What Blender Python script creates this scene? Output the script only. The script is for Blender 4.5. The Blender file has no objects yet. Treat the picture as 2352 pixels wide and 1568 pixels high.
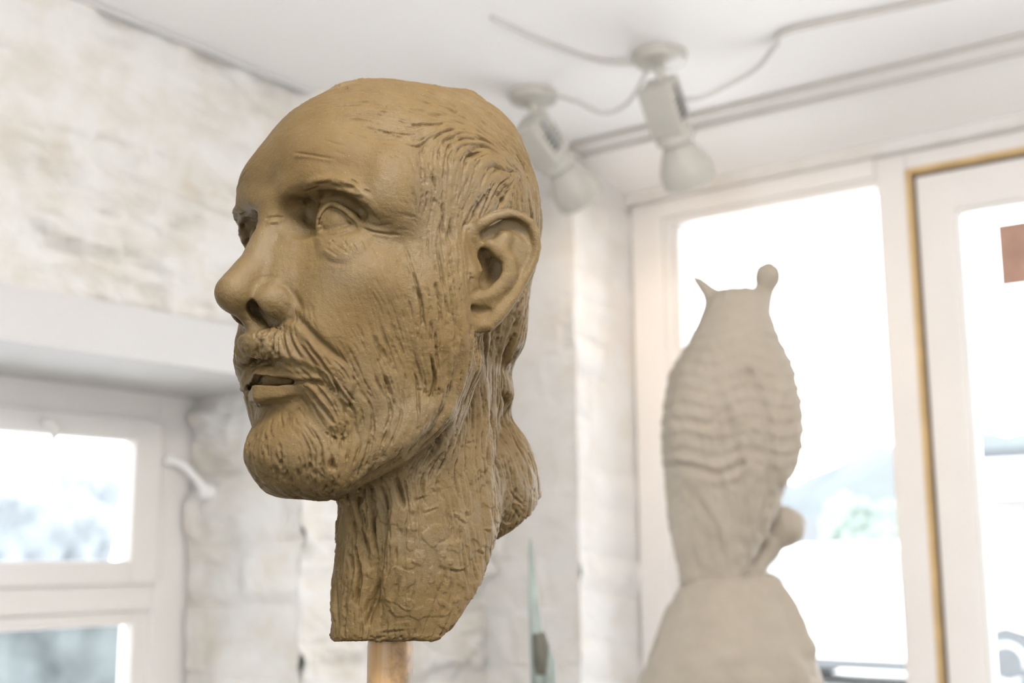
import bpy, bmesh, math, random
import numpy as np
from mathutils import Vector, Matrix
from mathutils.bvhtree import BVHTree

random.seed(7)
SC = bpy.context.scene
COL = SC.collection
PI = math.pi

# ------------------------------------------------------------------ camera
CAM = np.array([0.0, 0.0, 1.5])
PITCH, ROLL, FPX = math.radians(9.9), math.radians(-0.41), 2826.0
FW = np.array([0, math.cos(PITCH), math.sin(PITCH)])
_u = np.array([0, -math.sin(PITCH), math.cos(PITCH)])
XR = math.cos(ROLL) * np.array([1.0, 0, 0]) + math.sin(ROLL) * _u
UR = -math.sin(ROLL) * np.array([1.0, 0, 0]) + math.cos(ROLL) * _u
cam_data = bpy.data.cameras.new('camera')
cam_data.sensor_width = 36.0
cam_data.lens = FPX / 2352 * 36.0
cam_data.clip_start = 0.02
cam_data.dof.use_dof = True
cam_data.dof.focus_distance = 0.675
cam_data.dof.aperture_fstop = 7.5
cam_data.dof.aperture_blades = 0
cam = bpy.data.objects.new('camera', cam_data)
COL.objects.link(cam)
cam.matrix_world = Matrix(((XR[0], UR[0], -FW[0], CAM[0]), (XR[1], UR[1], -FW[1], CAM[1]),
                           (XR[2], UR[2], -FW[2], CAM[2]), (0, 0, 0, 1)))
SC.camera = cam

# ------------------------------------------------------------------ world, exposure
SKY = 6.2
world = bpy.data.worlds.new('sky'); SC.world = world
world.use_nodes = True
wn = world.node_tree; wn.nodes.clear()
_o = wn.nodes.new('ShaderNodeOutputWorld'); _b = wn.nodes.new('ShaderNodeBackground')
_b.inputs['Color'].default_value = (0.93, 0.965, 1.0, 1); _b.inputs['Strength'].default_value = SKY
wn.links.new(_b.outputs[0], _o.inputs[0])
SC.view_settings.view_transform = 'Standard'
SC.view_settings.look = 'None'
SC.view_settings.exposure = 0.45
SC.view_settings.gamma = 1.0
SC.view_settings.use_curve_mapping = False

# room frame: corner foot C0; +a runs along the left wall away from us, +b along the shopfront to the right
RA = math.radians(36.5)
AX = np.array([math.sin(RA), math.cos(RA), 0]); BX = np.array([math.cos(RA), -math.sin(RA), 0])
C0 = np.array([-0.0598, 3.0589, 0.0])
ROOM = Matrix(((AX[0], BX[0], 0, C0[0]), (AX[1], BX[1], 0, C0[1]), (0, 0, 1, 0), (0, 0, 0, 1)))
ZC = 2.5
def rw(a, b, z): return C0 + a * AX + b * BX + np.array([0, 0, z])

def area_light(name, a, b, z, sx, sz, power, color, da, db, dz=0.0):
    l = bpy.data.lights.new(name, 'AREA'); l.shape = 'RECTANGLE'
    l.size, l.size_y = sx, sz; l.energy = power; l.color = color
    o = bpy.data.objects.new(name, l); COL.objects.link(o)
    o.location = rw(a, b, z)
    d = Vector(da * AX + db * BX + np.array([0, 0, dz]))
    o.rotation_euler = d.to_track_quat('-Z', 'Y').to_euler()
    return o
#LIGHTS#
# added unseen lights: one lifts the ceiling, one keys the head from above
area_light('added_ceiling_fill', -2.3, 3.3, 1.7, 0.7, 0.7, 37, (1.0, 0.955, 0.91), 0.25, -0.15, 1.0)
area_light('added_overhead_key', -2.35, 1.95, 2.44, 0.5, 0.5, 18.5, (1.0, 0.94, 0.86), 0.45, -0.5, -0.9)

# ------------------------------------------------------------------ helpers
def setp(o, label=None, cat=None, group=None, kind=None):
    if label: o['label'] = label
    if cat: o['category'] = cat
    if group: o['group'] = group
    if kind: o['kind'] = kind
    return o

def empty(name, loc, label, cat, group=None):
    o = bpy.data.objects.new(name, None); COL.objects.link(o)
    o.location = loc; o.empty_display_size = 0.05
    return setp(o, label, cat, group)

def link_mesh(name, verts, faces, mat, parent=None, smooth=False, mats=None, midx=None):
    me = bpy.data.meshes.new(name)
    me.from_pydata([tuple(map(float, v)) for v in verts], [], [tuple(map(int, f)) for f in faces])
    me.update()
    o = bpy.data.objects.new(name, me); COL.objects.link(o)
    for m in (mats or [mat]): me.materials.append(m)
    if midx is not None: me.polygons.foreach_set('material_index', midx)
    if smooth: me.polygons.foreach_set('use_smooth', [True] * len(me.polygons))
    if parent: o.parent = parent
    return o

def fast_mesh(name, V, Q, mat, parent=None):
    me = bpy.data.meshes.new(name)
    n, f = len(V), len(Q)
    me.vertices.add(n); me.vertices.foreach_set('co', np.ascontiguousarray(V, np.float32).ravel())
    me.loops.add(f * 4); me.loops.foreach_set('vertex_index', np.ascontiguousarray(Q, np.int32).ravel())
    me.polygons.add(f)
    me.polygons.foreach_set('loop_start', np.arange(0, f * 4, 4, dtype=np.int32))
    me.update(calc_edges=True); me.validate()
    me.polygons.foreach_set('use_smooth', np.ones(len(me.polygons), bool))
    me.materials.append(mat)
    o = bpy.data.objects.new(name, me); COL.objects.link(o)
    if parent: o.parent = parent
    return o

# ------------------------------------------------------------------ noise
def _hash(ix, iy, iz, seed):
    h = (ix * 374761393 + iy * 668265263 + iz * 2147483647 + seed * 1274126177).astype(np.int64) & 0xffffffff
    h = ((h ^ (h >> 13)) * 1274126177) & 0xffffffff
    h = ((h ^ (h >> 16)) * 2246822519) & 0xffffffff
    h = h ^ (h >> 15)
    return (h & 0xffff).astype(np.float32) / 32767.5 - 1.0

def vnoise(p, s, seed=0):
    q = np.asarray(p, np.float32) / s
    i = np.floor(q).astype(np.int64); f = (q - i).astype(np.float32)
    f = f * f * (3 - 2 * f)
    out = 0
    for dx in (0, 1):
        wx = f[:, 0] if dx else 1 - f[:, 0]
        for dy in (0, 1):
            wy = f[:, 1] if dy else 1 - f[:, 1]
            for dz in (0, 1):
                wz = f[:, 2] if dz else 1 - f[:, 2]
                out = out + wx * wy * wz * _hash(i[:, 0] + dx, i[:, 1] + dy, i[:, 2] + dz, seed)
    return out

def fbm(p, s, seed=0, n=3):
    return sum(vnoise(p, s / 2 ** k, seed + k * 17) / 2 ** k for k in range(n))

def sstep(a, b, x):
    t = np.clip((x - a) / (b - a), 0, 1)
    return t * t * (3 - 2 * t)
# ------------------------------------------------------------------ materials
class NT:
    def __init__(s, name):
        s.m = bpy.data.materials.new(name); s.m.use_nodes = True
        s.t = s.m.node_tree; s.b = s.t.nodes['Principled BSDF']
    def n(s, typ, **kw):
        x = s.t.nodes.new(typ)
        for k, v in kw.items():
            if k in x.inputs: x.inputs[k].default_value = v
            else: setattr(x, k, v)
        return x
    def l(s, a, b): s.t.links.new(a, b)
    def coord(s):
        return s.n('ShaderNodeTexCoord').outputs['Object']
    def noise(s, scale, detail=3, rough=0.55, vec=None):
        x = s.n('ShaderNodeTexNoise', Scale=scale, Detail=detail, Roughness=rough)
        s.l(vec if vec is not None else s.coord(), x.inputs['Vector'])
        return x.outputs['Fac']
    def ramp(s, fac, stops):
        r = s.n('ShaderNodeValToRGB'); e = r.color_ramp.elements
        while len(e) < len(stops): e.new(0.5)
        for el, (p, c) in zip(e, stops):
            el.position = p; el.color = (*c, 1) if len(c) == 3 else c
        s.l(fac, r.inputs['Fac']); return r.outputs['Color']
    def mix(s, fac, a, b, mode='MIX'):
        x = s.n('ShaderNodeMix', data_type='RGBA', blend_type=mode)
        for sock, v in ((x.inputs[0], fac), (x.inputs[6], a), (x.inputs[7], b)):
            if hasattr(v, 'links'): s.l(v, sock)
            elif isinstance(v, (int, float)): sock.default_value = v
            else: sock.default_value = (*v, 1)
        return x.outputs[2]
    def bump(s, h, strength, dist, prev=None):
        x = s.n('ShaderNodeBump', Strength=strength, Distance=dist)
        s.l(h, x.inputs['Height'])
        if prev is not None: s.l(prev, x.inputs['Normal'])
        return x.outputs['Normal']
    def set(s, color=None, rough=0.5, spec=0.5, metal=0.0, normal=None):
        if color is not None:
            if hasattr(color, 'links'): s.l(color, s.b.inputs['Base Color'])
            else: s.b.inputs['Base Color'].default_value = (*color, 1)
        if hasattr(rough, 'links'): s.l(rough, s.b.inputs['Roughness'])
        else: s.b.inputs['Roughness'].default_value = rough
        s.b.inputs['Specular IOR Level'].default_value = spec
        s.b.inputs['Metallic'].default_value = metal
        if normal is not None: s.l(normal, s.b.inputs['Normal'])
        return s.m

def plain(name, color, rough=0.5, spec=0.4, metal=0.0, vary=0.06, scale=14.0, bump=0.0):
    t = NT(name)
    n = t.noise(scale, 4)
    a = tuple(c * (1 - vary) for c in color); b = tuple(min(1, c * (1 + vary)) for c in color)
    col = t.ramp(n, [(0.3, a), (0.7, b)])
    nm = t.bump(n, bump, 0.004) if bump else None
    return t.set(col, rough, spec, metal, nm)

def clay_mat():
    t = NT('modelling_clay')
    co = t.coord()
    big = t.noise(16, 4, 0.6, co)
    mid = t.noise(75, 4, 0.6, co)
    base = t.ramp(big, [(0.30, (0.114, 0.068, 0.018)), (0.5, (0.124, 0.079, 0.025)), (0.70, (0.131, 0.093, 0.046))])
    base = t.mix(0.30, base, t.ramp(mid, [(0.3, (0.090, 0.056, 0.021)), (0.7, (0.150, 0.104, 0.045))]))
    fine = t.noise(420, 3, 0.6, co)
    base = t.mix(t.ramp(fine, [(0.60, (0, 0, 0)), (0.74, (0.7, 0.7, 0.7))]), base, (0.095, 0.062, 0.032))
    # quartz grains in the clay
    g = t.n('ShaderNodeTexVoronoi', Scale=430.0); t.l(co, g.inputs['Vector'])
    gm = t.ramp(g.outputs['Distance'], [(0.07, (1, 1, 1)), (0.13, (0, 0, 0))])
    pick = t.n('ShaderNodeSeparateColor'); t.l(g.outputs['Color'], pick.inputs[0])
    sel = t.ramp(pick.outputs[0], [(0.74, (0, 0, 0)), (0.77, (1, 1, 1))])
    m = t.mix(1.0, gm, sel, 'MULTIPLY')
    base = t.mix(m, base, (0.26, 0.20, 0.11))
    nb = t.bump(t.noise(900, 3, 0.6, co), 0.4, 0.0006)
    nb = t.bump(t.noise(260, 4, 0.65, co), 0.42, 0.0014, nb)
    rough = t.ramp(big, [(0.35, (0.72,) * 3), (0.65, (0.50,) * 3)])
    return t.set(base, rough, 0.36, 0, nb)

M_CLAY = clay_mat()

def wall_mat(name, base, stain, amt=0.5, scale=6.0, rough=0.75, bump=0.5):
    t = NT(name); co = t.coord()
    n = t.noise(scale, 5, 0.6, co); n2 = t.noise(scale * 5, 4, 0.6, co)
    c = t.mix(t.ramp(n, [(0.42, (0, 0, 0)), (0.72, (amt,) * 3)]), base, stain)
    c = t.mix(t.ramp(n2, [(0.55, (0, 0, 0)), (0.8, (0.35 * amt,) * 3)]), c, stain)
    nb = t.bump(n2, bump, 0.006)
    return t.set(c, rough, 0.3, 0, nb)

M_STONE = wall_mat('whitewashed_stone', (0.69, 0.68, 0.66), (0.55, 0.49, 0.395), 0.7, 8.0)
M_BRICK = wall_mat('painted_brick', (0.72, 0.71, 0.70), (0.60, 0.53, 0.44), 0.45, 9.0)
M_PLASTER = wall_mat('white_plaster', (0.60, 0.59, 0.585), (0.565, 0.55, 0.54), 0.4, 3.0, 0.8, 0.1)
M_CEIL = wall_mat('ceiling_paint', (0.90, 0.885, 0.875), (0.88, 0.86, 0.85), 0.4, 2.0, 0.85, 0.08)
M_FLOOR = plain('stone_floor', (0.17, 0.15, 0.13), 0.6, 0.3, 0, 0.12, 3)
M_FRAME = plain('painted_frame', (0.80, 0.775, 0.755), 0.34, 0.45, 0, 0.02, 5)
M_WHITE = plain('white_enamel', (0.86, 0.855, 0.84), 0.35, 0.45, 0, 0.02, 9)
M_LAMP = plain('cream_lamp_plastic', (0.50, 0.485, 0.44), 0.42, 0.4, 0, 0.03, 30)
M_CABLE = plain('white_cable', (0.58, 0.56, 0.53), 0.5, 0.3, 0, 0.03, 30)
M_GOLD = plain('tan_draught_strip', (0.60, 0.42, 0.20), 0.45, 0.4, 0, 0.1, 20)
M_DARK = plain('dark_gap_tone', (0.07, 0.065, 0.065), 0.6, 0.3)
M_STEEL = plain('dull_steel', (0.45, 0.45, 0.44), 0.35, 0.5, 0.8)
M_SIGN = plain('red_brown_board', (0.44, 0.275, 0.215), 0.6, 0.25, 0, 0.2, 14)
M_PLASTER_STATUE = wall_mat('cream_plaster_cast', (0.365, 0.32, 0.262), (0.31, 0.265, 0.21), 0.5, 14.0, 0.7, 0.4)
M_VERD = plain('verdigris_metal', (0.25, 0.29, 0.265), 0.5, 0.4, 0.15, 0.25, 25)
M_BRONZE = plain('dark_patina', (0.11, 0.105, 0.085), 0.5, 0.4, 0.3, 0.2, 40)
M_PLINTH = plain('white_plinth_paint', (0.80, 0.785, 0.76), 0.6, 0.3)

def wood_mat():
    t = NT('pale_wood_dowel'); co = t.coord()
    mp = t.n('ShaderNodeMapping'); mp.inputs['Scale'].default_value = (1, 1, 0.06); t.l(co, mp.inputs['Vector'])
    n = t.noise(160, 4, 0.6, mp.outputs['Vector'])
    c = t.ramp(n, [(0.3, (0.33, 0.19, 0.08)), (0.7, (0.46, 0.29, 0.135))])
    s = t.noise(38, 4, 0.65, co)
    c = t.mix(t.ramp(s, [(0.47, (0, 0, 0)), (0.60, (0.85, 0.85, 0.85))]), c, (0.16, 0.115, 0.065))     # smeared clay
    return t.set(c, 0.42, 0.4, 0, t.bump(n, 0.2, 0.001))
M_WOOD = wood_mat()

def glass_mat(name, tint=(1, 1, 1)):
    m = bpy.data.materials.new(name); m.use_nodes = True; t = m.node_tree; t.nodes.clear()
    o = t.nodes.new('ShaderNodeOutputMaterial'); tr = t.nodes.new('ShaderNodeBsdfTransparent'); gl = t.nodes.new('ShaderNodeBsdfGlossy')
    mx = t.nodes.new('ShaderNodeMixShader'); fr = t.nodes.new('ShaderNodeFresnel')
    tr.inputs[0].default_value = (*tint, 1); gl.inputs['Roughness'].default_value = 0.02; fr.inputs[0].default_value = 1.35
    t.links.new(fr.outputs[0], mx.inputs[0]); t.links.new(tr.outputs[0], mx.inputs[1]); t.links.new(gl.outputs[0], mx.inputs[2]); t.links.new(mx.outputs[0], o.inputs[0])
    return m
M_GLASS = glass_mat('window_glass')

def emit_mat(name, color, strength):
    t = NT(name); t.set(color, 0.3, 0.4)
    t.b.inputs['Emission Color'].default_value = (*color, 1); t.b.inputs['Emission Strength'].default_value = strength
    return t.m
M_BULB = emit_mat('lit_bulb_lens', (1.0, 0.72, 0.42), 14.0)
# ------------------------------------------------------------------ solid sculpting on a distance grid
class Grid:
    """signed distances (mm) on a regular grid; every stroke only touches its own box"""
    def __init__(s, lo, hi, h):
        s.h = h; s.lo = np.array(lo, np.float32)
        n = [int(round((b - a) / h)) + 1 for a, b in zip(lo, hi)]
        s.ax = [s.lo[k] + h * np.arange(n[k], dtype=np.float32) for k in range(3)]
        s.d = np.full(n, 30.0, np.float32)
    def box(s, lo, hi):
        sl = []
        for k in range(3):
            i0 = max(0, int(math.floor((lo[k] - s.lo[k]) / s.h))); i1 = min(len(s.ax[k]), int(math.ceil((hi[k] - s.lo[k]) / s.h)) + 1)
            sl.append(slice(i0, max(i0, i1)))
        return tuple(sl)
    def xyz(s, sl):
        return (s.ax[0][sl[0]][:, None, None], s.ax[1][sl[1]][None, :, None], s.ax[2][sl[2]][None, None, :])
    def apply(s, sl, v, k, op):
        a = s.d[sl]
        if a.size == 0: return
        if op == 'add':
            hh = np.maximum(k - np.abs(a - v), 0) / k
            s.d[sl] = np.minimum(a, v) - hh * hh * k * 0.25
        elif op == 'cut':
            v = -v
            hh = np.maximum(k - np.abs(a - v), 0) / k
            s.d[sl] = np.maximum(a, v) + hh * hh * k * 0.25
        elif op == 'and':
            hh = np.maximum(k - np.abs(a - v), 0) / k
            s.d[sl] = np.maximum(a, v) + hh * hh * k * 0.25
    def ell(s, c, r, k=8, op='add', rot=None):
        c = np.array(c, np.float32); r = np.array(r, np.float32)
        m = (max(r) if rot is not None else r) + k + 6
        sl = s.box(c - m, c + m); x, y, z = s.xyz(sl)
        x, y, z = x - c[0], y - c[1], z - c[2]
        if rot is not None:
            R = np.array(rot, np.float32)
            x, y, z = (R[0, 0] * x + R[0, 1] * y + R[0, 2] * z, R[1, 0] * x + R[1, 1] * y + R[1, 2] * z, R[2, 0] * x + R[2, 1] * y + R[2, 2] * z)
        k0 = np.sqrt((x / r[0]) ** 2 + (y / r[1]) ** 2 + (z / r[2]) ** 2)
        k1 = np.sqrt((x / r[0] ** 2) ** 2 + (y / r[1] ** 2) ** 2 + (z / r[2] ** 2) ** 2) + 1e-6
        v = np.where(k0 < 0.02, -min(r), k0 * (k0 - 1) / k1)
        s.apply(sl, v, k, op)
    def tube(s, pts, rad, k=5, op='add', closed=False):
        """round stroke through points with a radius at each"""
        pts = [np.array(p, np.float32) for p in pts]
        if np.isscalar(rad): rad = [rad] * len(pts)
        P = np.array(pts); m = max(rad) + k + 2
        sl = s.box(P.min(0) - m, P.max(0) + m); x, y, z = s.xyz(sl)
        best = None
        for i in range(len(pts) - 1):
            a, b = pts[i], pts[i + 1]; ab = b - a; L = float(ab @ ab) + 1e-9
            t = np.clip(((x - a[0]) * ab[0] + (y - a[1]) * ab[1] + (z - a[2]) * ab[2]) / L, 0, 1)
            v = np.sqrt((x - a[0] - t * ab[0]) ** 2 + (y - a[1] - t * ab[1]) ** 2 + (z - a[2] - t * ab[2]) ** 2) - (rad[i] + (rad[i + 1] - rad[i]) * t)
            best = v if best is None else np.minimum(best, v)
        s.apply(sl, best, k, op)
    def plane(s, p, n, k=3, lo=None, hi=None):
        """keep the side the normal points away from"""
        n = np.array(n, np.float32); n = n / np.linalg.norm(n)
        sl = s.box(lo if lo is not None else [-1e4] * 3, hi if hi is not None else [1e4] * 3)
        x, y, z = s.xyz(sl)
        s.apply(sl, (x - p[0]) * n[0] + (y - p[1]) * n[1] + (z - p[2]) * n[2], k, 'and')
    def mirrored(s):
        g = object.__new__(Grid); g.h = s.h
        g.d = np.concatenate([s.d[:, :0:-1, :], s.d], axis=1)
        g.lo = np.array([s.lo[0], -s.ax[1][-1], s.lo[2]], np.float32)
        g.ax = [s.ax[0], np.concatenate([-s.ax[1][:0:-1], s.ax[1]]), s.ax[2]]
        return g
    def mesh(s):
        """surface nets: one vertex per crossed cell, one quad per crossed edge"""
        d = s.d; ins = d < 0
        cnt = np.zeros([n - 1 for n in d.shape], np.int8)
        for i in (0, 1):
            for j in (0, 1):
                for k in (0, 1):
                    cnt += ins[i:d.shape[0] - 1 + i, j:d.shape[1] - 1 + j, k:d.shape[2] - 1 + k]
        act = np.argwhere((cnt > 0) & (cnt < 8))
        idx = np.full(cnt.shape, -1, np.int32); idx[tuple(act.T)] = np.arange(len(act))
        acc = np.zeros((len(act), 3), np.float32); num = np.zeros(len(act), np.float32)
        cv = {}
        for c in range(8):
            o = np.array([c & 1, (c >> 1) & 1, (c >> 2) & 1]); q = act + o
            cv[c] = d[q[:, 0], q[:, 1], q[:, 2]]
        for c in range(8):
            for k in range(3):
                if c >> k & 1: continue
                e = c | (1 << k); a, b = cv[c], cv[e]
                m = (a < 0) != (b < 0)
                t = np.where(m, a / np.where(m, a - b, 1), 0)
                o = np.array([c & 1, (c >> 1) & 1, (c >> 2) & 1], np.float32)
                for ax in range(3):
                    acc[:, ax] += np.where(m, o[ax] + (t if ax == k else 0), 0)
                num += m
        V = s.lo + s.h * (act + acc / num[:, None])
        Q = []
        for k in range(3):
            a = [slice(None)] * 3; b = [slice(None)] * 3
            a[k] = slice(0, -1); b[k] = slice(1, None)
            A, Bm = ins[tuple(a)], ins[tuple(b)]
            e = np.argwhere(A != Bm)
            u, w = (k + 1) % 3, (k + 2) % 3
            ok = (e[:, u] > 0) & (e[:, w] > 0) & (e[:, u] < d.shape[u] - 1) & (e[:, w] < d.shape[w] - 1)
            e = e[ok]; f = A[tuple(e.T)]
            U = np.zeros(3, int); U[u] = 1; Wv = np.zeros(3, int); Wv[w] = 1
            g = lambda q: idx[q[:, 0], q[:, 1], q[:, 2]]
            q = np.stack([g(e - U - Wv), g(e - Wv), g(e), g(e - U)], 1)
            q[~f] = q[~f][:, ::-1]
            Q.append(q)
        return V.astype(np.float64), np.concatenate(Q)

def vnormals(V, Q):
    n = np.cross(V[Q[:, 2]] - V[Q[:, 0]], V[Q[:, 3]] - V[Q[:, 1]])
    N = np.zeros_like(V)
    for k in range(4):
        for ax in range(3): N[:, ax] += np.bincount(Q[:, k], n[:, ax], len(V))
    return N / (np.linalg.norm(N, axis=1, keepdims=True) + 1e-12)

def relax(V, Q, it=2, w=0.5):
    e = np.concatenate([Q[:, [0, 1]], Q[:, [1, 2]], Q[:, [2, 3]], Q[:, [3, 0]]])
    deg = np.bincount(e[:, 0], minlength=len(V)) + np.bincount(e[:, 1], minlength=len(V))
    for _ in range(it):
        S = np.zeros_like(V)
        for ax in range(3):
            S[:, ax] = np.bincount(e[:, 0], V[e[:, 1], ax], len(V)) + np.bincount(e[:, 1], V[e[:, 0], ax], len(V))
        V = V + w * (S / np.maximum(deg, 1)[:, None] - V)
    return V

def streaks(P, D, s, half, seed, n=6):
    """noise smeared along the direction field: strands of hair or tool marks"""
    out = 0
    for j in range(-n, n + 1):
        out = out + vnoise(P + D * (half * j / n), s, seed)
    return out / math.sqrt(2 * n + 1)

def polydist(u, pts):
    """distance from 2-d points u to a polyline, and the place along it (0..1)"""
    best = np.full(len(u), 1e9); par = np.zeros(len(u)); pts = np.array(pts, float)
    L = np.concatenate([[0], np.cumsum(np.linalg.norm(np.diff(pts, axis=0), axis=1))])
    for i in range(len(pts) - 1):
        a, ab = pts[i], pts[i + 1] - pts[i]
        t = np.clip(((u - a) @ ab) / (ab @ ab + 1e-9), 0, 1)
        d = np.linalg.norm(u - a - t[:, None] * ab, axis=1)
        m = d < best
        best[m] = d[m]; par[m] = (L[i] + t[m] * (L[i + 1] - L[i])) / L[-1]
    return best, par

def polymask(u, poly, soft):
    """soft inside mask of a polygon"""
    poly = np.array(poly, float); x, y = u[:, 0], u[:, 1]
    ins = np.zeros(len(u), bool); j = len(poly) - 1
    for i in range(len(poly)):
        xi, yi, xj, yj = *poly[i], *poly[j]
        c = ((yi > y) != (yj > y)) & (x < (xj - xi) * (y - yi) / (yj - yi + 1e-12) + xi)
        ins ^= c; j = i
    d, _ = polydist(u, list(poly) + [poly[0]])
    return sstep(-soft, soft, np.where(ins, d, -d))
# ------------------------------------------------------------------ room shell (all coordinates in the room frame a, b, z)
class MB:
    """collects boxes, grids and tubes into one mesh"""
    def __init__(s): s.v = []; s.f = []; s.m = []
    def add(s, v, f, mi=0):
        k = len(s.v); s.v += [tuple(map(float, p)) for p in v]; s.f += [tuple(i + k for i in q) for q in f]; s.m += [mi] * len(f)
    def box(s, lo, hi, mi=0, bev=0.0):
        x0, y0, z0 = lo; x1, y1, z1 = hi
        if bev <= 0:
            v = [(x, y, z) for z in (z0, z1) for y in (y0, y1) for x in (x0, x1)]
            s.add(v, [(0, 2, 3, 1), (4, 5, 7, 6), (0, 1, 5, 4), (2, 6, 7, 3), (0, 4, 6, 2), (1, 3, 7, 5)], mi); return s
        bm = bmesh.new(); bmesh.ops.create_cube(bm, size=1)
        for p in bm.verts: p.co = ((p.co.x + .5) * (x1 - x0) + x0, (p.co.y + .5) * (y1 - y0) + y0, (p.co.z + .5) * (z1 - z0) + z0)
        bmesh.ops.bevel(bm, geom=bm.edges[:], offset=bev, segments=2, affect='EDGES', profile=.6)
        bm.verts.index_update()
        s.add([p.co[:] for p in bm.verts], [[p.index for p in f.verts] for f in bm.faces], mi); bm.free(); return s
    def grid(s, o, u, v, lu, lv, step, fn, n, mi=0):
        nu, nv = max(2, int(lu / step)), max(2, int(lv / step))
        U, W = np.meshgrid(np.linspace(0, lu, nu + 1), np.linspace(0, lv, nv + 1), indexing='ij')
        P = np.array(o)[None] + U.reshape(-1, 1) * np.array(u)[None] + W.reshape(-1, 1) * np.array(v)[None]
        h = fn(U.ravel(), W.ravel(), P)
        P = P + h[:, None] * np.array(n)[None]
        id_ = np.arange(len(P)).reshape(nu + 1, nv + 1)
        q = np.stack([id_[:-1, :-1], id_[1:, :-1], id_[1:, 1:], id_[:-1, 1:]], -1).reshape(-1, 4)
        if np.dot(np.cross(u, v), n) < 0: q = q[:, ::-1]
        s.add(P, q.tolist(), mi); return s
    def tube(s, pts, r, seg=12, mi=0, cap=True):
        pts = [Vector(p) for p in pts]; rs = [r] * len(pts) if np.isscalar(r) else r
        V = []; F = []; prev = None
        for i, p in enumerate(pts):
            t = ((pts[min(i + 1, len(pts) - 1)] - pts[max(i - 1, 0)])).normalized()
            if prev is None:
                n = t.orthogonal().normalized()
            else:
                n = (prev - t * prev.dot(t)).normalized()
            prev = n; b = t.cross(n)
            V += [p + rs[i] * (math.cos(2 * PI * k / seg) * n + math.sin(2 * PI * k / seg) * b) for k in range(seg)]
        for i in range(len(pts) - 1):
            for k in range(seg):
                a, c = i * seg + k, i * seg + (k + 1) % seg
                F.append((a, c, c + seg, a + seg))
        if cap: F += [tuple(range(seg))[::-1], tuple(range((len(pts) - 1) * seg, len(pts) * seg))]
        s.add(V, F, mi); return s
    def lathe(s, prof, c, axis=(0, 0, 1), seg=32, mi=0):
        """profile of (radius, height) turned about an axis"""
        ax = Vector(axis).normalized(); n = ax.orthogonal().normalized(); b = ax.cross(n); c = Vector(c)
        V = []; F = []
        for r, h in prof: V += [c + ax * h + max(r, 1e-5) * (math.cos(2 * PI * k / seg) * n + math.sin(2 * PI * k / seg) * b) for k in range(seg)]
        for i in range(len(prof) - 1):
            for k in range(seg):
                a, d = i * seg + k, i * seg + (k + 1) % seg
                F.append((a, d, d + seg, a + seg))
        F += [tuple(range(seg))[::-1], tuple(range((len(prof) - 1) * seg, len(prof) * seg))]
        s.add(V, F, mi); return s
    def build(s, name, mats, parent=None, M=None, smooth=False):
        mats = mats if isinstance(mats, (list, tuple)) else [mats]
        o = link_mesh(name, s.v, s.f, None, None, smooth, mats, s.m)
        if parent is not None: o.parent = parent
        elif M is not None: o.matrix_world = M
        if smooth:
            o.data.set_sharp_from_angle(angle=math.radians(40)) if hasattr(o.data, 'set_sharp_from_angle') else None
        return o

def struct(mb, name, mats, parent=None, smooth=False):
    o = mb.build(name, mats, parent, ROOM, smooth)
    if parent is None: o['kind'] = 'structure'
    return o

def root(name, a, b, z, label, cat, group=None, rz=0.0):
    e = empty(name, (0, 0, 0), label, cat, group)
    e.matrix_world = Matrix.Translation(Vector(rw(a, b, z))) @ ROOM.to_3x3().to_4x4() @ Matrix.Rotation(rz, 4, 'Z')
    return e

def rubble(seed, row=0.15, wid=0.34, depth=0.014, rough=0.034):
    """hammer-dressed courses under many coats of whitewash"""
    def f(u, w, P):
        p = np.stack([u, w, np.full_like(u, seed * 3.7)], 1)
        ww = w + 0.035 * vnoise(p, 0.33, seed); uu = u + 0.03 * vnoise(p, 0.2, seed + 1)
        r = np.floor(ww / row); fr = ww / row - r
        off = (_hash(r.astype(np.int64), np.zeros(len(r), np.int64), np.zeros(len(r), np.int64), seed + 2) + 1) * 0.5
        c = np.floor(uu / wid + off); fc = uu / wid + off - c
        hh = _hash(c.astype(np.int64), r.astype(np.int64), np.zeros(len(r), np.int64), seed + 3)
        e = np.minimum(np.minimum(fr, 1 - fr) * row, np.minimum(fc, 1 - fc) * wid)
        face = sstep(-0.004, 0.045, e)
        rg = fbm(p * np.array([.8, 1.5, 1]), 0.10, seed + 5, 4); rg = rg + 0.5 * np.abs(vnoise(p * np.array([.7, 1.3, 1]), .07, seed + 9)) - .25
        return depth * (face - 1) * (0.6 + 0.4 * hh) + rough * rg * (0.35 + 0.65 * face) * (0.7 + 0.5 * hh) + 0.006 * hh * face
    return f

A0, B1 = -4.6, 4.6
# floor, ceiling
struct(MB().box((A0, -0.45, -0.12), (0.6, B1, 0)), 'floor', M_FLOOR)
c = MB().box((A0, -0.45, ZC), (0.0, B1, ZC + .12))
c.add([(0, -0.45, ZC), (0, B1, ZC), (.40, B1, 2.385), (.40, -0.45, 2.385), (0, -0.45, ZC + .12), (0, B1, ZC + .12), (.40, B1, ZC + .12), (.40, -0.45, ZC + .12)],
      [(0, 3, 2, 1), (4, 5, 6, 7), (0, 1, 5, 4), (3, 7, 6, 2), (0, 4, 7, 3), (1, 2, 6, 5)])
struct(c, 'ceiling', M_CEIL)

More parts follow.
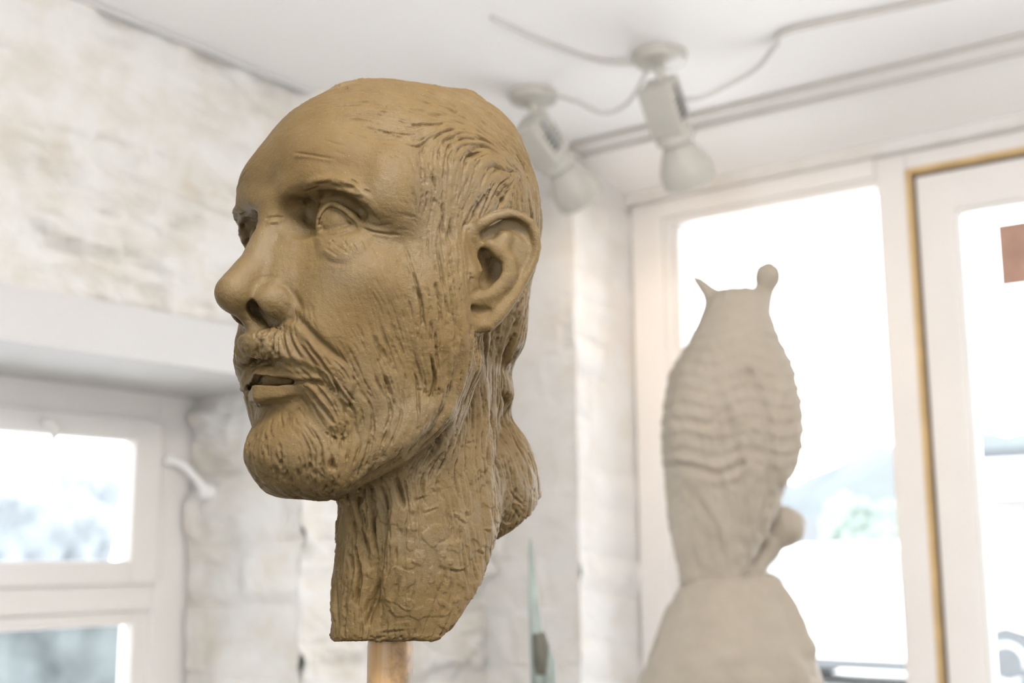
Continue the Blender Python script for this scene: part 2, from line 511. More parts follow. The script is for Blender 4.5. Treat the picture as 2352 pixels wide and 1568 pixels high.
# left wall: rubble above a smooth lintel, deep window opening with a stone reveal
WA0, WA1, WZ0, WZ1, WT = -2.15, -0.634, 0.95, 1.858, 0.42
m = MB()
m.grid((-3.0, 0, 1.956), (1, 0, 0), (0, 0, 1), 3.0, ZC - 1.956, 0.011, rubble(3), (0, 1, 0), 0)
m.grid((WA1, 0, 0.0), (1, 0, 0), (0, 0, 1), -WA1, 1.956, 0.011, rubble(5), (0, 1, 0), 0)
m.grid((WA1, 0, WZ0), (0, -1, 0), (0, 0, 1), 0.36, WZ1 - WZ0, 0.010, rubble(8, .15, .26, .02, .018), (-1, 0, 0), 0)
m.box((-3.0, -WT, 1.956), (0, -0.03, ZC)); m.box((WA1 + .03, -WT, 0), (0.28, -0.03, 1.956))
m.box((A0, -WT, 0), (-3.0, 0, ZC)); m.box((-3.0, -WT, 0), (WA0, 0, 1.956)); m.box((WA0, -WT, 0), (WA1 + .03, 0, WZ0))
m.box((-3.0, -WT, WZ1), (0, 0.006, 1.953), 1)                       # smooth lintel
struct(m, 'wall_left', [M_STONE, M_PLASTER])
t = MB().box((-3.4, 0.0, ZC - .011), (0, .016, ZC - .001), 0, .003)
struct(t, 'trim_1', M_PLASTER)

# shopfront wall: brick pier with painted reveal, then window, door, and more window out of sight
m = MB()
m.grid((0, -0.02, 0), (0, 1, 0), (0, 0, 1), .282, ZC, 0.010, rubble(11, .125, .24, .008, .006), (-1, 0, 0), 0)
m.grid((0, .262, 0), (1, 0, 0), (0, 0, 1), .29, 2.49, 0.010, rubble(13, .10, .21, .010, .006), (0, 1, 0), 0)
m.box((.015, -.4, 0), (.42, .25, ZC))
m.box((.25, .25, 0), (.42, .985, .55)); m.box((.02, 3.9, 0), (.42, B1, ZC)); m.box((.25, 1.98, 0), (.42, 3.9, .5)); m.box((.25, .25, 2.40), (.42, B1, ZC))
struct(m, 'wall_right', [M_BRICK])
# walls behind the photographer, the back one with an unseen opening sized for the light
m = MB()
m.box((A0 - .2, -.4, 0), (A0, 1.6, ZC)); m.box((A0 - .2, 1.6, 0), (A0, 3.0, .9)); m.box((A0 - .2, 1.6, 2.1), (A0, 3.0, ZC)); m.box((A0 - .2, 3.0, 0), (A0, B1 + .2, ZC))
struct(m, 'wall_back', M_PLASTER)
m = MB()
m.box((A0, B1, 0), (.42, B1 + .2, ZC))
struct(m, 'wall_front', M_PLASTER)

# ---- window_1 in the left wall: outer frame, opening top light, fixed light below
FB = -0.371
w = MB()
w.box((WA0, FB - .07, WZ0), (WA0 + .06, FB, WZ1), 0, .004); w.box((WA1 - .075, FB - .07, WZ0), (WA1 + .02, FB, WZ1 + .012), 0, .004)
w.box((WA0 + .06, FB - .069, 1.80), (WA1 - .075, FB - .001, WZ1 + .01), 0, .003); w.box((WA0 + .06, FB - .069, 1.392), (WA1 - .075, FB - .001, 1.447), 0, .003); w.box((WA0 + .06, FB - .069, WZ0), (WA1 - .075, FB - .001, WZ0 + .06), 0, .003)
w1 = struct(w, 'window_1', M_FRAME)
def light_(name, a0, a1, z0, z1, sw, b0, par, bars=()):
    f = MB(); d = .045
    f.box((a0, b0 - d, z0), (a0 + sw, b0, z1), 0, .005); f.box((a1 - sw, b0 - d, z0), (a1, b0, z1), 0, .005)
    f.box((a0 + sw, b0 - d, z1 - sw * .7), (a1 - sw, b0, z1), 0, .005); f.box((a0 + sw, b0 - d, z0), (a1 - sw, b0, z0 + sw * .7), 0, .005)
    s = f.build(name, M_FRAME, par)
    g = MB().box((a0 + sw, b0 - d * .6, z0 + sw * .7), (a1 - sw, b0 - d * .6 + .004, z1 - sw * .7)); g.build('pane', M_GLASS, s)
    return s
sash = light_('top_sash', WA0 + .06, -.706, 1.447, 1.80, .072, FB + .012, w1)
light_('lower_sash', WA0 + .06, -.706, WZ0 + .06, 1.392, .042, FB - .012, w1)
k = MB(); k.tube([(-1.0, FB + .016, 1.772), (-1.0, FB + .034, 1.772)], .010, 14); k.tube([(-1.0, FB + .034, 1.775), (-.985, FB + .036, 1.757), (-.995, FB + .036, 1.735)], [.006, .006, .008], 10)
k.build('latch', M_FRAME, w1, None, True)
k = MB(); k.tube([(-.69, FB + .004, 1.715), (-.69, FB + .022, 1.715)], .013, 14)
k.tube([(-.69, FB + .02, 1.715), (-.672, FB + .05, 1.700), (-.652, FB + .085, 1.655), (-.648, FB + .09, 1.648)], .0075, 12); k.tube([(-.655, FB + .09, 1.645), (-.632, FB + .09, 1.645)], .016, 14)
k.build('casement_stay', M_WHITE, w1, None, True)

# ---- window_2: tall shop window
FA = 0.285
w = MB()
w.box((FA - .012, .262, .5), (FA + .10, .350, 2.40), 0, .006); w.box((FA + .004, .345, .5), (FA + .09, .372, 2.36), 0, .004); w.box((FA + .02, .368, .5), (FA + .08, .385, 2.345), 0, .003)
w.box((FA - .012, .345, 2.356), (FA + .10, .915, 2.41), 0, .006); w.box((FA + .004, .37, 2.338), (FA + .08, .915, 2.36), 0, .004)
w.box((FA, .913, 0), (FA + .10, .986, 2.41), 0, .008); w.box((FA - .02, .262, .5), (FA + .12, .92, .56), 0, .006)
w2 = struct(w, 'window_2', M_FRAME)
g = MB().box((FA + .045, .384, .555), (FA + .051, .914, 2.34)); g.build('pane', M_GLASS, w2)

# ---- door_1: glazed shop door in a frame with a tan draught strip
w = MB()
w.box((FA, .985, 2.362), (FA + .10, 1.92, 2.41), 0, .006); w.box((FA, 1.86, 0), (FA + .10, 1.98, 2.41), 0, .008)
d1 = struct(w, 'door_1', M_FRAME)
s = MB(); s.box((FA - .004, .984, 0), (FA + .06, .9965, 2.362), 0, .002); s.box((FA - .004, .984, 2.350), (FA + .06, 1.86, 2.3635), 0, .002)
s.build('draught_strip', M_GOLD, d1)
s = MB(); s.box((FA + .012, .9965, 0), (FA + .05, 1.003, 2.350)); s.box((FA + .012, 1.003, 2.344), (FA + .05, 1.86, 2.350)); s.build('dark_gap_strip', M_DARK, d1)  # dark strip stands in for the shade in the gap beside the leaf
lf = MB(); x0, x1 = 1.003, 1.855
lf.box((FA + .006, x0, .01), (FA + .06, x0 + .083, 2.344), 0, .006); lf.box((FA + .006, x1 - .083, .01), (FA + .06, x1, 2.344), 0, .006)
lf.box((FA + .006, x0 + .08, 2.252), (FA + .06, x1 - .08, 2.344), 0, .006); lf.box((FA + .006, x0 + .08, .01), (FA + .06, x1 - .08, .40), 0, .006)
leaf = lf.build('door_leaf', M_FRAME, d1)
b_ = MB()
b_.box((FA + .016, x0 + .082, .40), (FA + .05, x0 + .092, 2.254), 0, .003); b_.box((FA + .016, x0 + .09, 2.243), (FA + .05, x1 - .09, 2.254), 0, .003)
b_.build('glazing_bead', M_WHITE, leaf)
g = MB().box((FA + .030, x0 + .088, .40), (FA + .036, x1 - .083, 2.25)); g.build('pane', M_GLASS, leaf)
h_ = MB(); h_.tube([(FA + .006, 1.80, 1.05), (FA - .05, 1.80, 1.05), (FA - .05, 1.70, 1.05)], .009, 12); h_.build('door_handle', M_STEEL, leaf, None, True)
w = MB()
w.box((FA, 1.98, .45), (FA + .10, 2.05, 2.41), 0, .006); w.box((FA, 3.85, .45), (FA + .10, 3.92, 2.41), 0, .006); w.box((FA, 2.05, 2.33), (FA + .1, 3.85, 2.41), 0, .006); w.box((FA, 2.05, .45), (FA + .1, 3.85, .52), 0, .006)
w3 = struct(w, 'window_3', M_FRAME)
g = MB().box((FA + .045, 2.04, .51), (FA + .051, 3.86, 2.34)); g.build('pane', M_GLASS, w3)

# notice hanging on the door glass
nt = MB(); nt.box((FA + .018, 1.170, 2.069), (FA + .026, 1.46, 2.206), 0, .001)
o = nt.build('notice_board', M_SIGN, None, ROOM)
setp(o, 'red-brown square notice hung on the glass of the white door', 'sign')
# two conduits along the ceiling above the window bay
for k, (aa, lab) in enumerate(((-.004, 'thin white conduit on the ceiling, the one farther from the shop window'), (.045, 'thin white conduit on the ceiling, the one nearer the shop window'))):
    zz = ZC - .005 if aa < 0 else ZC - .005 - .0135
    p = MB().tube([(aa, .262 if aa > 0 else .0, zz), (aa, 4.2, zz)], .005, 12)
    o = p.build('ceiling_conduit', M_CABLE, None, ROOM, True)
    setp(o, lab, 'pipe', 'ceiling conduits')
HEADH = 0.6
# ------------------------------------------------------------------ the clay portrait head
HA = math.radians(45)
HX = np.array([-math.sin(HA), -math.cos(HA), 0]); HY = np.array([math.cos(HA), -math.sin(HA), 0]); HZ = np.array([0, 0, 1.0])
HO = np.array([-0.0752, 0.7162, 1.6512])          # between the ears

def chart(P):
    """where the sitter's left side of the head lies, seen square on from the sculptor's stand (modelling chart, mirrored for the right side)"""
    p = np.asarray(P, float) / 1000
    w = HO + p[:, :1] * HX + p[:, 1:2] * HY + p[:, 2:] * HZ - CAM
    z = w @ FW
    return np.stack([1176 + FPX * (w @ XR) / z, 784 - FPX * (w @ UR) / z], 1)

def _hray(px, py):
    d = (px - 1176) / FPX * XR - (py - 784) / FPX * UR + FW
    o = (CAM - HO) * 1000
    return np.array([o @ HX, o @ HY, o @ HZ]), np.array([d @ HX, d @ HY, d @ HZ])

def on_y(px, py, y):
    o, d = _hray(px, py); return o + d * ((y - o[1]) / d[1])
def on_x(px, py, x):
    o, d = _hray(px, py); return o + d * ((x - o[0]) / d[0])
def on_plane(px, py, c, n, off=0.0):
    o, d = _hray(px, py); n = np.array(n); return o + d * (((np.array(c) + off * n - o) @ n) / (d @ n))
def on_ball(px, py, c, r):
    o, d = _hray(px, py); d = d / np.linalg.norm(d); oc = o - np.array(c); b = oc @ d
    q = b * b - (oc @ oc - r * r)
    return o + d * (-b - math.sqrt(max(q, 0)))

def curve2(pts, n):
    """smooth 2-d curve through the points, n steps per span"""
    P = np.array(pts, float); out = []
    for i in range(len(P) - 1):
        p0, p1, p2, p3 = P[max(i - 1, 0)], P[i], P[i + 1], P[min(i + 2, len(P) - 1)]
        for k in range(n):
            t = k / n
            out.append(tuple(.5 * (2 * p1 + (p2 - p0) * t + (2 * p0 - 5 * p1 + 4 * p2 - p3) * t * t + (3 * p1 - p0 - 3 * p2 + p3) * t ** 3)))
    return out + [tuple(P[-1])]

def build_head(h):
    g = Grid((-140, 0, -215), (126, 104, 158), h)
    E, T = g.ell, g.tube
    # skull
    E((-8, 0, 58), (92, 76, 73), 1)
    E((-33, 0, 67), (64, 65, 66), 16)
    E((-46, 0, 34), (51, 60, 58), 16)
    E((-64, 0, -10), (28, 48, 40), 18)
    E((-66, 0, -52), (24, 34, 22), 12)
    # face block, cheeks, jaw
    E((18, 0, -10), (66, 65, 66), 20)
    E((24, 0, -60), (54, 57, 52), 20)
    E((46, 34, -3), (23, 26, 20), 16)              # cheekbone
    E((56, 26, -32), (22, 20, 24), 16)            # cheek beside the mouth
    E((51, 0, -94.5), (37, 32, 25.5), 14)             # bearded chin
    T([(2, 56, -38), (8, 54, -70), (30, 44, -90), (52, 26, -104)], [12, 12, 12, 12], 14)
    # forehead and brows
    E((62, 24, 60), (20, 26, 20), 12)
    T([(77, 4, 42), (77.5, 16, 47), (74, 32, 50.5), (67, 44, 45), (55, 54, 35)], [8, 7.5, 7.5, 7.5, 6], 7)
    T([(77, 0, 40), (79, 0, 34)], [8, 7], 8)
    E((40, 60, 46), (18, 12, 22), 14)
    # eye sockets
    E((88, 32, 31), (30, 23, 13), 5, 'cut')
    E((80, 45, 29), (25, 15, 11), 5, 'cut')
    E((75, 17, 30), (12, 7.5, 12), 5, 'cut')
    # nose
    T([(78, 0, 32), (85, 0, 20), (90.5, 0, 6), (103.2, 0, -11.5)], [6.8, 7.8, 9.0, 10.6], 7)
    T([(68, 9, 24), (76, 9, 8), (82, 11, -10)], [8, 10, 9], 9)
    E((85.5, 12.5, -16.5), (11.5, 8, 9.5), 6)
    T([(103, 0, -17), (95, 0, -23), (88, 0, -28)], [4.8, 4.2, 5], 4)
    E(on_y(607, 721, 7.5), (11.5, 6.6, 5.4), 2.5, 'cut', rot=[[.86, -.18, .48], [.2, .98, 0], [-.47, 0.1, .88]])
    # eyeball and lids
    ec = np.array([58, 31.5, 28.5]); er = 12.6
    E(ec, (er - .5,) * 3, 2.0)
    B = lambda pts, r: [on_ball(x, y, ec, r) for x, y in curve2(pts, 2)]
    RR = lambda r: list(np.interp(np.linspace(0, len(r) - 1, 2 * (len(r) - 1) + 1), range(len(r)), r))
    up = [(731, 524), (737, 494), (757, 469), (785, 478), (810, 500), (830, 520)]
    T(B(up, er + 1.3), RR([1.6, 2.1, 2.3, 2.3, 2.2, 1.6]), 1.0)
    T(B([(x + 1, y - 11) for x, y in up[1:5]], er + 0.4), RR([2.0, 2.4, 2.6, 2.4]), 2.0)
    T([on_ball(808, 500, ec, er + 1.5), on_y(830, 519, 48), on_y(858, 530, 54), on_y(885, 536, 58)], [2.2, 2.4, 1.9, 1.2], 2.5)
    lo = [(733, 536), (752, 541), (775, 537), (800, 529), (822, 522)]
    T(B(lo, er + 1.2), RR([1.6, 2.0, 2.1, 2.1, 1.8]), 1.0)
    T(B([(x, y + 12) for x, y in lo], er + 0.6), RR([2, 3, 3.4, 3.2, 2]), 4)
    T([on_ball(733, 534, ec, er + 1.2), on_y(722, 532, 19.5)], [1.6, 1.2], 2)
    E(on_y(783, 562, 36) - np.array([4, 3, 0]), (6, 12, 7), 5)                       # bag under the eye
    # mouth: moustache, lips, open slit
    T([(88, 2, -37), (83, 13, -41), (75, 24, -52), (66, 31, -66), (60, 34, -80)], [7, 7, 7, 6, 5], 7)
    back = lambda p, r: p - np.array([r, 0, 0])
    T([(82, 0, -58), (76, 13, -59), (62, 25, -60)], [8, 7, 4], 5)
    T([back(on_y(588, 858, 0), 4.2), back(on_y(640, 856, 12), 4.2), back(on_y(690, 866, 21), 3), back(on_y(722, 876, 27), 2)], [4.2, 4.2, 3, 1.6], 3)
    T([back(on_y(582, 908, 0), 4.6), back(on_y(632, 905, 12), 4.4), back(on_y(685, 893, 21), 3), back(on_y(720, 881, 27), 2)], [4.6, 4.3, 3, 1.6], 3)
    for k in range(7):                                                                  # mouth slit, cut deep
        q = np.array([7 - 3.6 * k, 0, 0])
        T([on_y(588, 872, 0) + q, on_y(640, 876, 11) + q, on_y(690, 877, 19) + q, on_y(736, 874, 26) + q], [3.0, 2.6, 2.0, 0.9], 0.8, 'cut')
    T([(77.5, 0, -55.5), (73, 12, -56), (64, 20, -57)], [3.6, 3.4, 3], 1.0)              # row of teeth behind the upper lip
    T([(93, 0, -77), (85, 16, -77)], [4.5, 3.5], 6, 'cut')
    # ear
    al = math.radians(26); n_ = np.array([math.sin(al), math.cos(al), 0]); u_ = np.array([-math.cos(al), math.sin(al), 0])
    e0 = on_y(1150, 620, 81)
    E((6, 60, -8), (26, 15.5, 50), 14)
    EP = lambda zx, zy, off=0.0: on_plane(940 + zx / 4.356, 440 + zy / 4.356, e0, n_, off)
    rim = [(640, 470), (640, 400), (720, 320), (840, 258), (980, 225), (1110, 250), (1210, 320), (1265, 430), (1280, 560), (1255, 680), (1190, 810), (1120, 930), (1050, 1050), (960, 1170), (880, 1260), (790, 1340), (700, 1350), (620, 1290), (570, 1220)]
    # shell of the ear: a fan of discs
    for zx, zy, r, off in ((1000, 420, 9, -4), (1100, 440, 9, -3.5), (1150, 560, 8, -3), (1080, 680, 9.5, -3.5), (950, 560, 9, -5), (880, 480, 7, -5), (1020, 820, 9, -3.5), (900, 960, 9, -4), (840, 1100, 8.5, -4), (760, 1210, 8.5, -4), (680, 1180, 7, -5), (850, 780, 9, -7), (760, 900, 9, -8)):
        E(EP(zx, zy, off), (r, r, 3.2), 5, rot=[list(u_), [0, 0, 1], list(n_)])
    T([EP(zx, zy, -9) for zx, zy in ((800, 600), (850, 900), (760, 1100))], [9, 11, 8], 8)
    T([EP(zx, zy, o) for (zx, zy), o in zip(rim, [-4, -1, 1.5, 2, 2, 2, 2, 2, 1.5, 1, .5, 0, 0, -.5, -1, -1.5, -2, -3, -5])],
      [3.2, 3.6, 3.6, 3.5, 3.3, 3.1, 2.9, 2.6, 2.4, 2.3, 2.4, 2.6, 2.8, 3, 3.4, 3.6, 3.6, 3.2, 2.6], 3)
    T([EP(640, 470, -2), EP(700, 600, -4), EP(800, 690, -6)], [3, 2.6, 2], 3)
    # scapha hollow, conch, antihelix
    T([EP(800, 430, 1.5), EP(900, 350, 1.0), EP(1030, 335, 1.2), EP(1120, 380, 1.5), EP(1180, 480, 2)], [3.0, 3.6, 3.8, 3.2, 1.6], 2.5, 'cut')
    T([EP(770, 470, 0), EP(850, 410, -1)], [2.4, 2.6], 2, 'cut')
    T([EP(790, 640, -2), EP(860, 740, -3), EP(850, 850, -4), EP(740, 930, -3)], [5, 7.5, 7, 5], 3, 'cut')
    T([EP(735, 620, -3), EP(720, 760, -6), EP(720, 880, -7)], [2.6, 4, 4], 2, 'cut')
    T([EP(800, 525, 0), EP(900, 590, .6), EP(985, 700, .8), EP(1000, 820, .8), EP(940, 930, .6), EP(840, 1020, .5), EP(720, 1075, 0), EP(610, 1090, -1)], [2.6, 3.8, 4.4, 4.2, 3.6, 3.2, 3, 2.4], 3)
    T([EP(900, 590, .6), EP(960, 460, 0)], [3.6, 3], 4)
    T([EP(590, 1150, -1), EP(690, 1210, 0), EP(790, 1190, .5)], [1.4, 2, 1.2], 3, 'cut')
    T([EP(590, 720, -3), EP(600, 840, -1), EP(625, 930, -1.5)], [3.5, 4.8, 3.4], 4)     # tragus
    return g, EP

def neck(g):
    T = g.tube
    g.ell((-24, -12, 103), (70, 34, 32), 1.5)                     # hair lying over the crown
    T([(44, -12, 112.5), (45, 0, 113.8), (36, 1, 119.6), (20, 2, 126.0), (2, 8, 127.6), (-24, 18, 126.6), (-44, 22, 127.0)], [3.2, 3.4, 5, 6, 7, 8, 8], 1.0)
    T([(38, -18, 113), (22, -20, 119), (0, -18, 123.5)], [5, 6, 7], 1.0)
    T([(27, 12, 118.8), (10, 18, 122.2), (-12, 28, 121.5)], [4, 6, 7.5], 1.0)
    g.ell((-52, 4, 92), (40, 46, 46), 10)
    T = g.tube
    T([(-28, 2, -30), (-30, 2, -120), (-26, 2, -215)], [46, 41, 42], 12)
    T([(8, 0, -100), (12, 0, -150), (12, 0, -215)], [17, 18, 20], 12)
    T([(-14, 56, -44), (-6, 40, -90)], [8, 9], 10)                               # muscle below the ear
    g.ell((-22, 24, -135), (42, 23, 88), 12)                                      # broad side plane

def neck_cut(g):
    g.plane((-48, 40, -149), (-0.78, 0.0, -0.62), 4, lo=(-140, -104, -215), hi=(60, 104, -80))
    g.plane((0, 0, -197), (0, 0, -1), 4, hi=(126, 104, -150))
    f = Grid(g.lo, (g.ax[0][-1], g.ax[1][-1], g.ax[2][-1]), g.h) if False else None
    # flange at the back of the neck
    sl = g.box((-140, -60, -180), (-10, 60, -20)); x, y, z = g.xyz(sl)
    c = np.cos(0.35); s_ = np.sin(0.35)
    X, Zz = x + 82, z + 104
    xr, zr = c * X - s_ * Zz, s_ * X + c * Zz
    k0 = np.sqrt((xr / 34) ** 2 + (y / 33) ** 2 + (zr / 48) ** 2); k1 = np.sqrt((xr / 34 ** 2) ** 2 + (y / 33 ** 2) ** 2 + (zr / 48 ** 2) ** 2) + 1e-6
    v = k0 * (k0 - 1) / k1
    pl = (x + 113) * -0.66 + (z + 108) * -0.75
    v = np.maximum(v, pl)
    g.apply(sl, v.astype(np.float32), 14, 'add')


def relief(V, Q):
    """modelled relief: every stroke is a line or patch on the modelling chart, raised or sunk along the surface"""
    N = vnormals(V, Q)
    M = V.copy(); M[:, 1] = np.abs(M[:, 1]); MN = N.copy(); MN[:, 1] *= np.where(V[:, 1] < 0, -1, 1)
    U = chart(M)
    o, _ = _hray(1176, 784)
    view = o - M; view /= np.linalg.norm(view, axis=1, keepdims=True)
    face = sstep(0.0, 0.25, (MN * view).sum(1))
    R3 = np.array([XR @ HX, XR @ HY, XR @ HZ]); D3 = -np.array([UR @ HX, UR @ HY, UR @ HZ])
    disp = np.zeros(len(V))
    ear = polymask(U, EARPOLY, 6) * (M[:, 1] > 60)
    skin = face * (1 - ear)
    def line(pts, depth, width, taper=0.5, m=skin, shape=2):
        d, t = polydist(U, curve2(pts, 3) if len(pts) > 2 else pts)
        a = np.exp(-(d / width) ** shape)
        if taper: a = a * sstep(0, taper, t) * sstep(0, taper, 1 - t) if taper <= 0.5 else a
        disp[:] += depth * a * m
    def patch(poly, height, soft, m=skin):
        disp[:] += height * polymask(U, poly, soft) * m
    STROKES(line, patch, U, M)
    return disp, U, M, MN, face, ear, skin, R3, D3

EARPOLY = [(1064, 560), (1080, 515), (1115, 488), (1165, 479), (1218, 495), (1252, 555), (1243, 620), (1225, 680), (1190, 720), (1160, 755), (1110, 768), (1072, 745), (1066, 690), (1085, 640)]

def STROKES(line, patch, U, M):
    L, Pt = line, patch
    # eye
    L([(735, 522), (739, 498), (757, 479), (783, 488), (806, 507), (820, 519)], -1.0, 3.2, .1)
    L([(733, 500), (735, 520)], -1.8, 4.5, .1)
    L([(818, 517), (840, 527), (870, 535), (928, 541)], -1.3, 3.2, .3)
    L([(726, 500), (736, 474), (757, 457), (790, 464), (822, 484), (866, 512)], -0.9, 4, .3)
    L([(742, 541), (770, 540), (808, 531)], -0.7, 3.5, .3)
    L([(770, 486), (780, 500), (779, 525)], -0.25, 2, .2)
    Pt([(728, 548), (760, 543), (832, 530), (852, 545), (836, 574), (795, 597), (760, 600), (735, 582)], 1.7, 13)
    L([(735, 580), (760, 603), (790, 603), (808, 592)], -.5, 5, .4)
    for a, b in (((768, 565), (804, 586)), ((746, 571), (782, 593)), ((808, 562), (823, 582)), ((831, 553), (843, 571)), ((790, 556), (800, 570)), ((760, 553), (772, 562))):
        L([a, b], -0.55, 2.4, .3); L([(a[0] - 4, a[1] + 4), (b[0] - 4, b[1] + 4)], 0.4, 2.6, .3)
    L([(850, 551), (895, 566)], -.4, 2.5, .4); L([(858, 520), (905, 515)], -.4, 2.5, .4)
    # hollow between brow and lid
    Pt([(735, 440), (790, 441), (835, 466), (868, 506), (840, 500), (812, 481), (785, 464), (757, 453), (738, 462)], -1.8, 7)
    L([(702, 452), (706, 485), (716, 520)], -1.8, 13, .3)
    # brow tufts
    L([(690, 436), (712, 420), (745, 411), (790, 418), (828, 440), (858, 470)], 1.9, 8, .2); L([(780, 432), (820, 450), (850, 476)], 1.2, 7, .3)
    for p in ([(788, 428), (806, 431), (822, 436)], [(798, 444), (818, 451), (840, 456)], [(803, 413), (826, 424)], [(833, 437), (852, 441)], [(760, 424), (785, 430)], [(770, 440), (800, 449)], [(725, 423), (760, 420)], [(700, 440), (735, 428)], [(815, 466), (846, 474)]):
        L(p, -0.9, 2.6, .3); L([(x - 2, y - 6) for x, y in p], .6, 3, .3)
    L([(700, 440), (716, 470), (720, 505)], -.8, 6, .4); L([(690, 455), (704, 480)], .7, 4, .4)
    # bridge crease, frown
    L([(606, 504), (628, 498), (655, 500)], -0.9, 2.6, .2); L([(610, 513), (650, 508)], .8, 5, .3); L([(618, 516), (640, 515)], -.7, 2.4, .3)
    L([(592, 486), (590, 470), (586, 450)], -.6, 5, .4)
    # forehead lines
    L([(776, 204), (800, 200)], -1.8, 3.5, .2); L([(830, 199), (860, 195)], -.8, 3, .3)
    L([(664, 350), (700, 353), (742, 361), (778, 365)], -0.9, 2.4, .3); L([(664, 357), (720, 362), (770, 372)], .5, 4, .3)
    L([(738, 320), (772, 329), (808, 338)], -.6, 2.6, .4); L([(760, 345), (800, 358)], -.3, 3, .4)
    # nose: wing crease, wrinkles
    L([(630, 652), (655, 655), (672, 675), (690, 705), (700, 722)], -1.5, 9, .3)
    Pt([(588, 690), (618, 664), (650, 664), (672, 694), (670, 726), (652, 735), (632, 705), (600, 694)], 0.7, 14)
    L([(592, 640), (622, 634), (650, 640)], -.5, 4, .4); L([(588, 655), (625, 643)], -.4, 3, .4)
    L([(655, 748), (640, 750), (610, 752)], -1.0, 5, .3)
    # cheek fold and moustache
    L([(668, 708), (694, 742), (736, 786), (775, 820), (815, 846)], -2.4, 9, .25)
    L([(690, 712), (730, 755), (780, 795)], 1.2, 22, .4)
    Pt([(662, 740), (690, 745), (740, 795), (790, 838), (815, 880), (800, 930), (770, 905), (742, 858), (700, 836), (650, 822), (600, 822), (556, 812), (556, 770), (615, 758)], 2.4, 7)
    for p in ([(650, 765), (655, 795), (672, 830)], [(670, 760), (678, 795), (700, 832)], [(700, 775), (720, 805), (745, 830)], [(690, 785), (712, 815), (730, 842)], [(730, 815), (755, 850), (775, 880)], [(630, 770), (628, 800), (640, 822)], [(605, 775), (595, 795), (590, 815)],
              [(750, 812), (790, 850), (810, 890)], [(760, 860), (775, 895), (782, 930)], [(742, 850), (760, 890), (764, 915)]):
        L(p, -1.1, 3.4, .3); L([(x + 8, y - 2) for x, y in p], .8, 5, .3)
    L([(668, 880), (700, 878), (728, 877), (748, 884)], -2.2, 4.5, .12); L([(690, 866), (722, 868), (745, 876)], .8, 6, .3)
    L([(716, 872), (735, 880), (752, 895), (764, 920)], -1.6, 6, .3)
    L([(560, 838), (600, 832), (650, 836), (700, 850)], -1.2, 6, .2)
    L([(590, 925), (640, 922), (690, 912)], -1.2, 7, .3)
    L([(585, 872), (645, 866), (700, 868)], .7, 6, .3)
    # chin and beard
    L([(690, 935), (665, 955)], -.9, 4, .3); L([(672, 945), (650, 962)], -.6, 4, .3)
    Pt([(600, 985), (680, 960), (760, 985), (790, 1060), (760, 1125), (650, 1140), (570, 1100), (565, 1040)], 1.2, 22)
    L([(765, 915), (800, 950), (820, 1000), (825, 1060)], -.9, 7, .3)
    L([(840, 965), (850, 1000), (838, 1060), (822, 1095)], -.9, 5, .3)
    for p in ([(735, 1060), (742, 1090)], [(700, 1065), (690, 1095)], [(640, 1080), (660, 1100)], [(760, 1040), (770, 1085)], [(800, 1040), (795, 1085)], [(610, 1090), (640, 1105)]):
        L(p, -.9, 4, .3)
    # jaw edge above the neck
    L([(775, 1137), (830, 1117), (880, 1085), (935, 1050), (985, 1000), (1030, 930), (1055, 850), (1072, 790)], -2.6, 12, .15)
    # neck: hollows, ridge at the back edge, gouges and chips
    L([(868, 1100), (884, 1150), (872, 1250), (858, 1330), (862, 1395), (846, 1455)], -2.6, 13, .2)
    L([(905, 1090), (920, 1135), (930, 1172)], -3.4, 7, .3); L([(845, 1105), (850, 1150), (862, 1200)], -2.4, 6, .3); L([(868, 1320), (860, 1380), (838, 1450)], -2.8, 5, .3)
    L([(800, 1160), (815, 1210), (835, 1260), (838, 1320)], -2.2, 9, .3); L([(800, 1270), (806, 1292)], -1.6, 4, .3); L([(890, 1190), (898, 1245)], -1.3, 3, .3)
    L([(820, 1300), (800, 1380), (780, 1430)], 1.6, 12, .3); L([(885, 1120), (898, 1200), (888, 1300)], 1.5, 10, .3)
    L([(1095, 800), (1108, 900), (1116, 1000), (1120, 1080), (1128, 1190), (1140, 1258)], 2.4, 13, .15)
    L([(1152, 870), (1166, 930), (1156, 1000), (1142, 1080), (1136, 1180), (1138, 1250)], -2.8, 8, .15)
    L([(1200, 720), (1178, 770), (1162, 830), (1172, 880)], -3.0, 8, .2); L([(1150, 735), (1130, 800), (1120, 850)], -1.8, 6, .3); L([(1190, 800), (1175, 850)], -1.8, 5, .3)
    for p in ([(1045, 1178), (1055, 1195), (1072, 1207)], [(1028, 1305), (1048, 1312), (1068, 1306)], [(1110, 1215), (1122, 1224)], [(1130, 1230), (1145, 1245)], [(950, 1150), (985, 1138)], [(990, 1120), (1000, 1133)], [(1165, 1120), (1190, 1150), (1210, 1168)], [(1180, 1165), (1195, 1195)],
              [(958, 1170), (956, 1260), (968, 1290)], [(1098, 1265), (1110, 1275)], [(890, 1400), (900, 1415)], [(970, 1180), (1010, 1165)], [(1160, 1040), (1172, 1090)], [(860, 1455), (900, 1450), (935, 1448)], [(1070, 1020), (1090, 1012)]):
        L(p, -0.8, 2.6, .3); L([(x + 3, y - 5) for x, y in p], .5, 4, .3)
    Pt([(1000, 1250), (1060, 1240), (1075, 1300), (1050, 1312), (1010, 1300)], .8, 4); Pt([(955, 1260), (975, 1280), (968, 1300), (945, 1290)], .9, 4)
    Pt([(905, 1150), (960, 1160), (955, 1230), (910, 1210)], .7, 10)
    L([(775, 1130), (800, 1150), (830, 1140), (850, 1115)], -1.5, 9, .3)

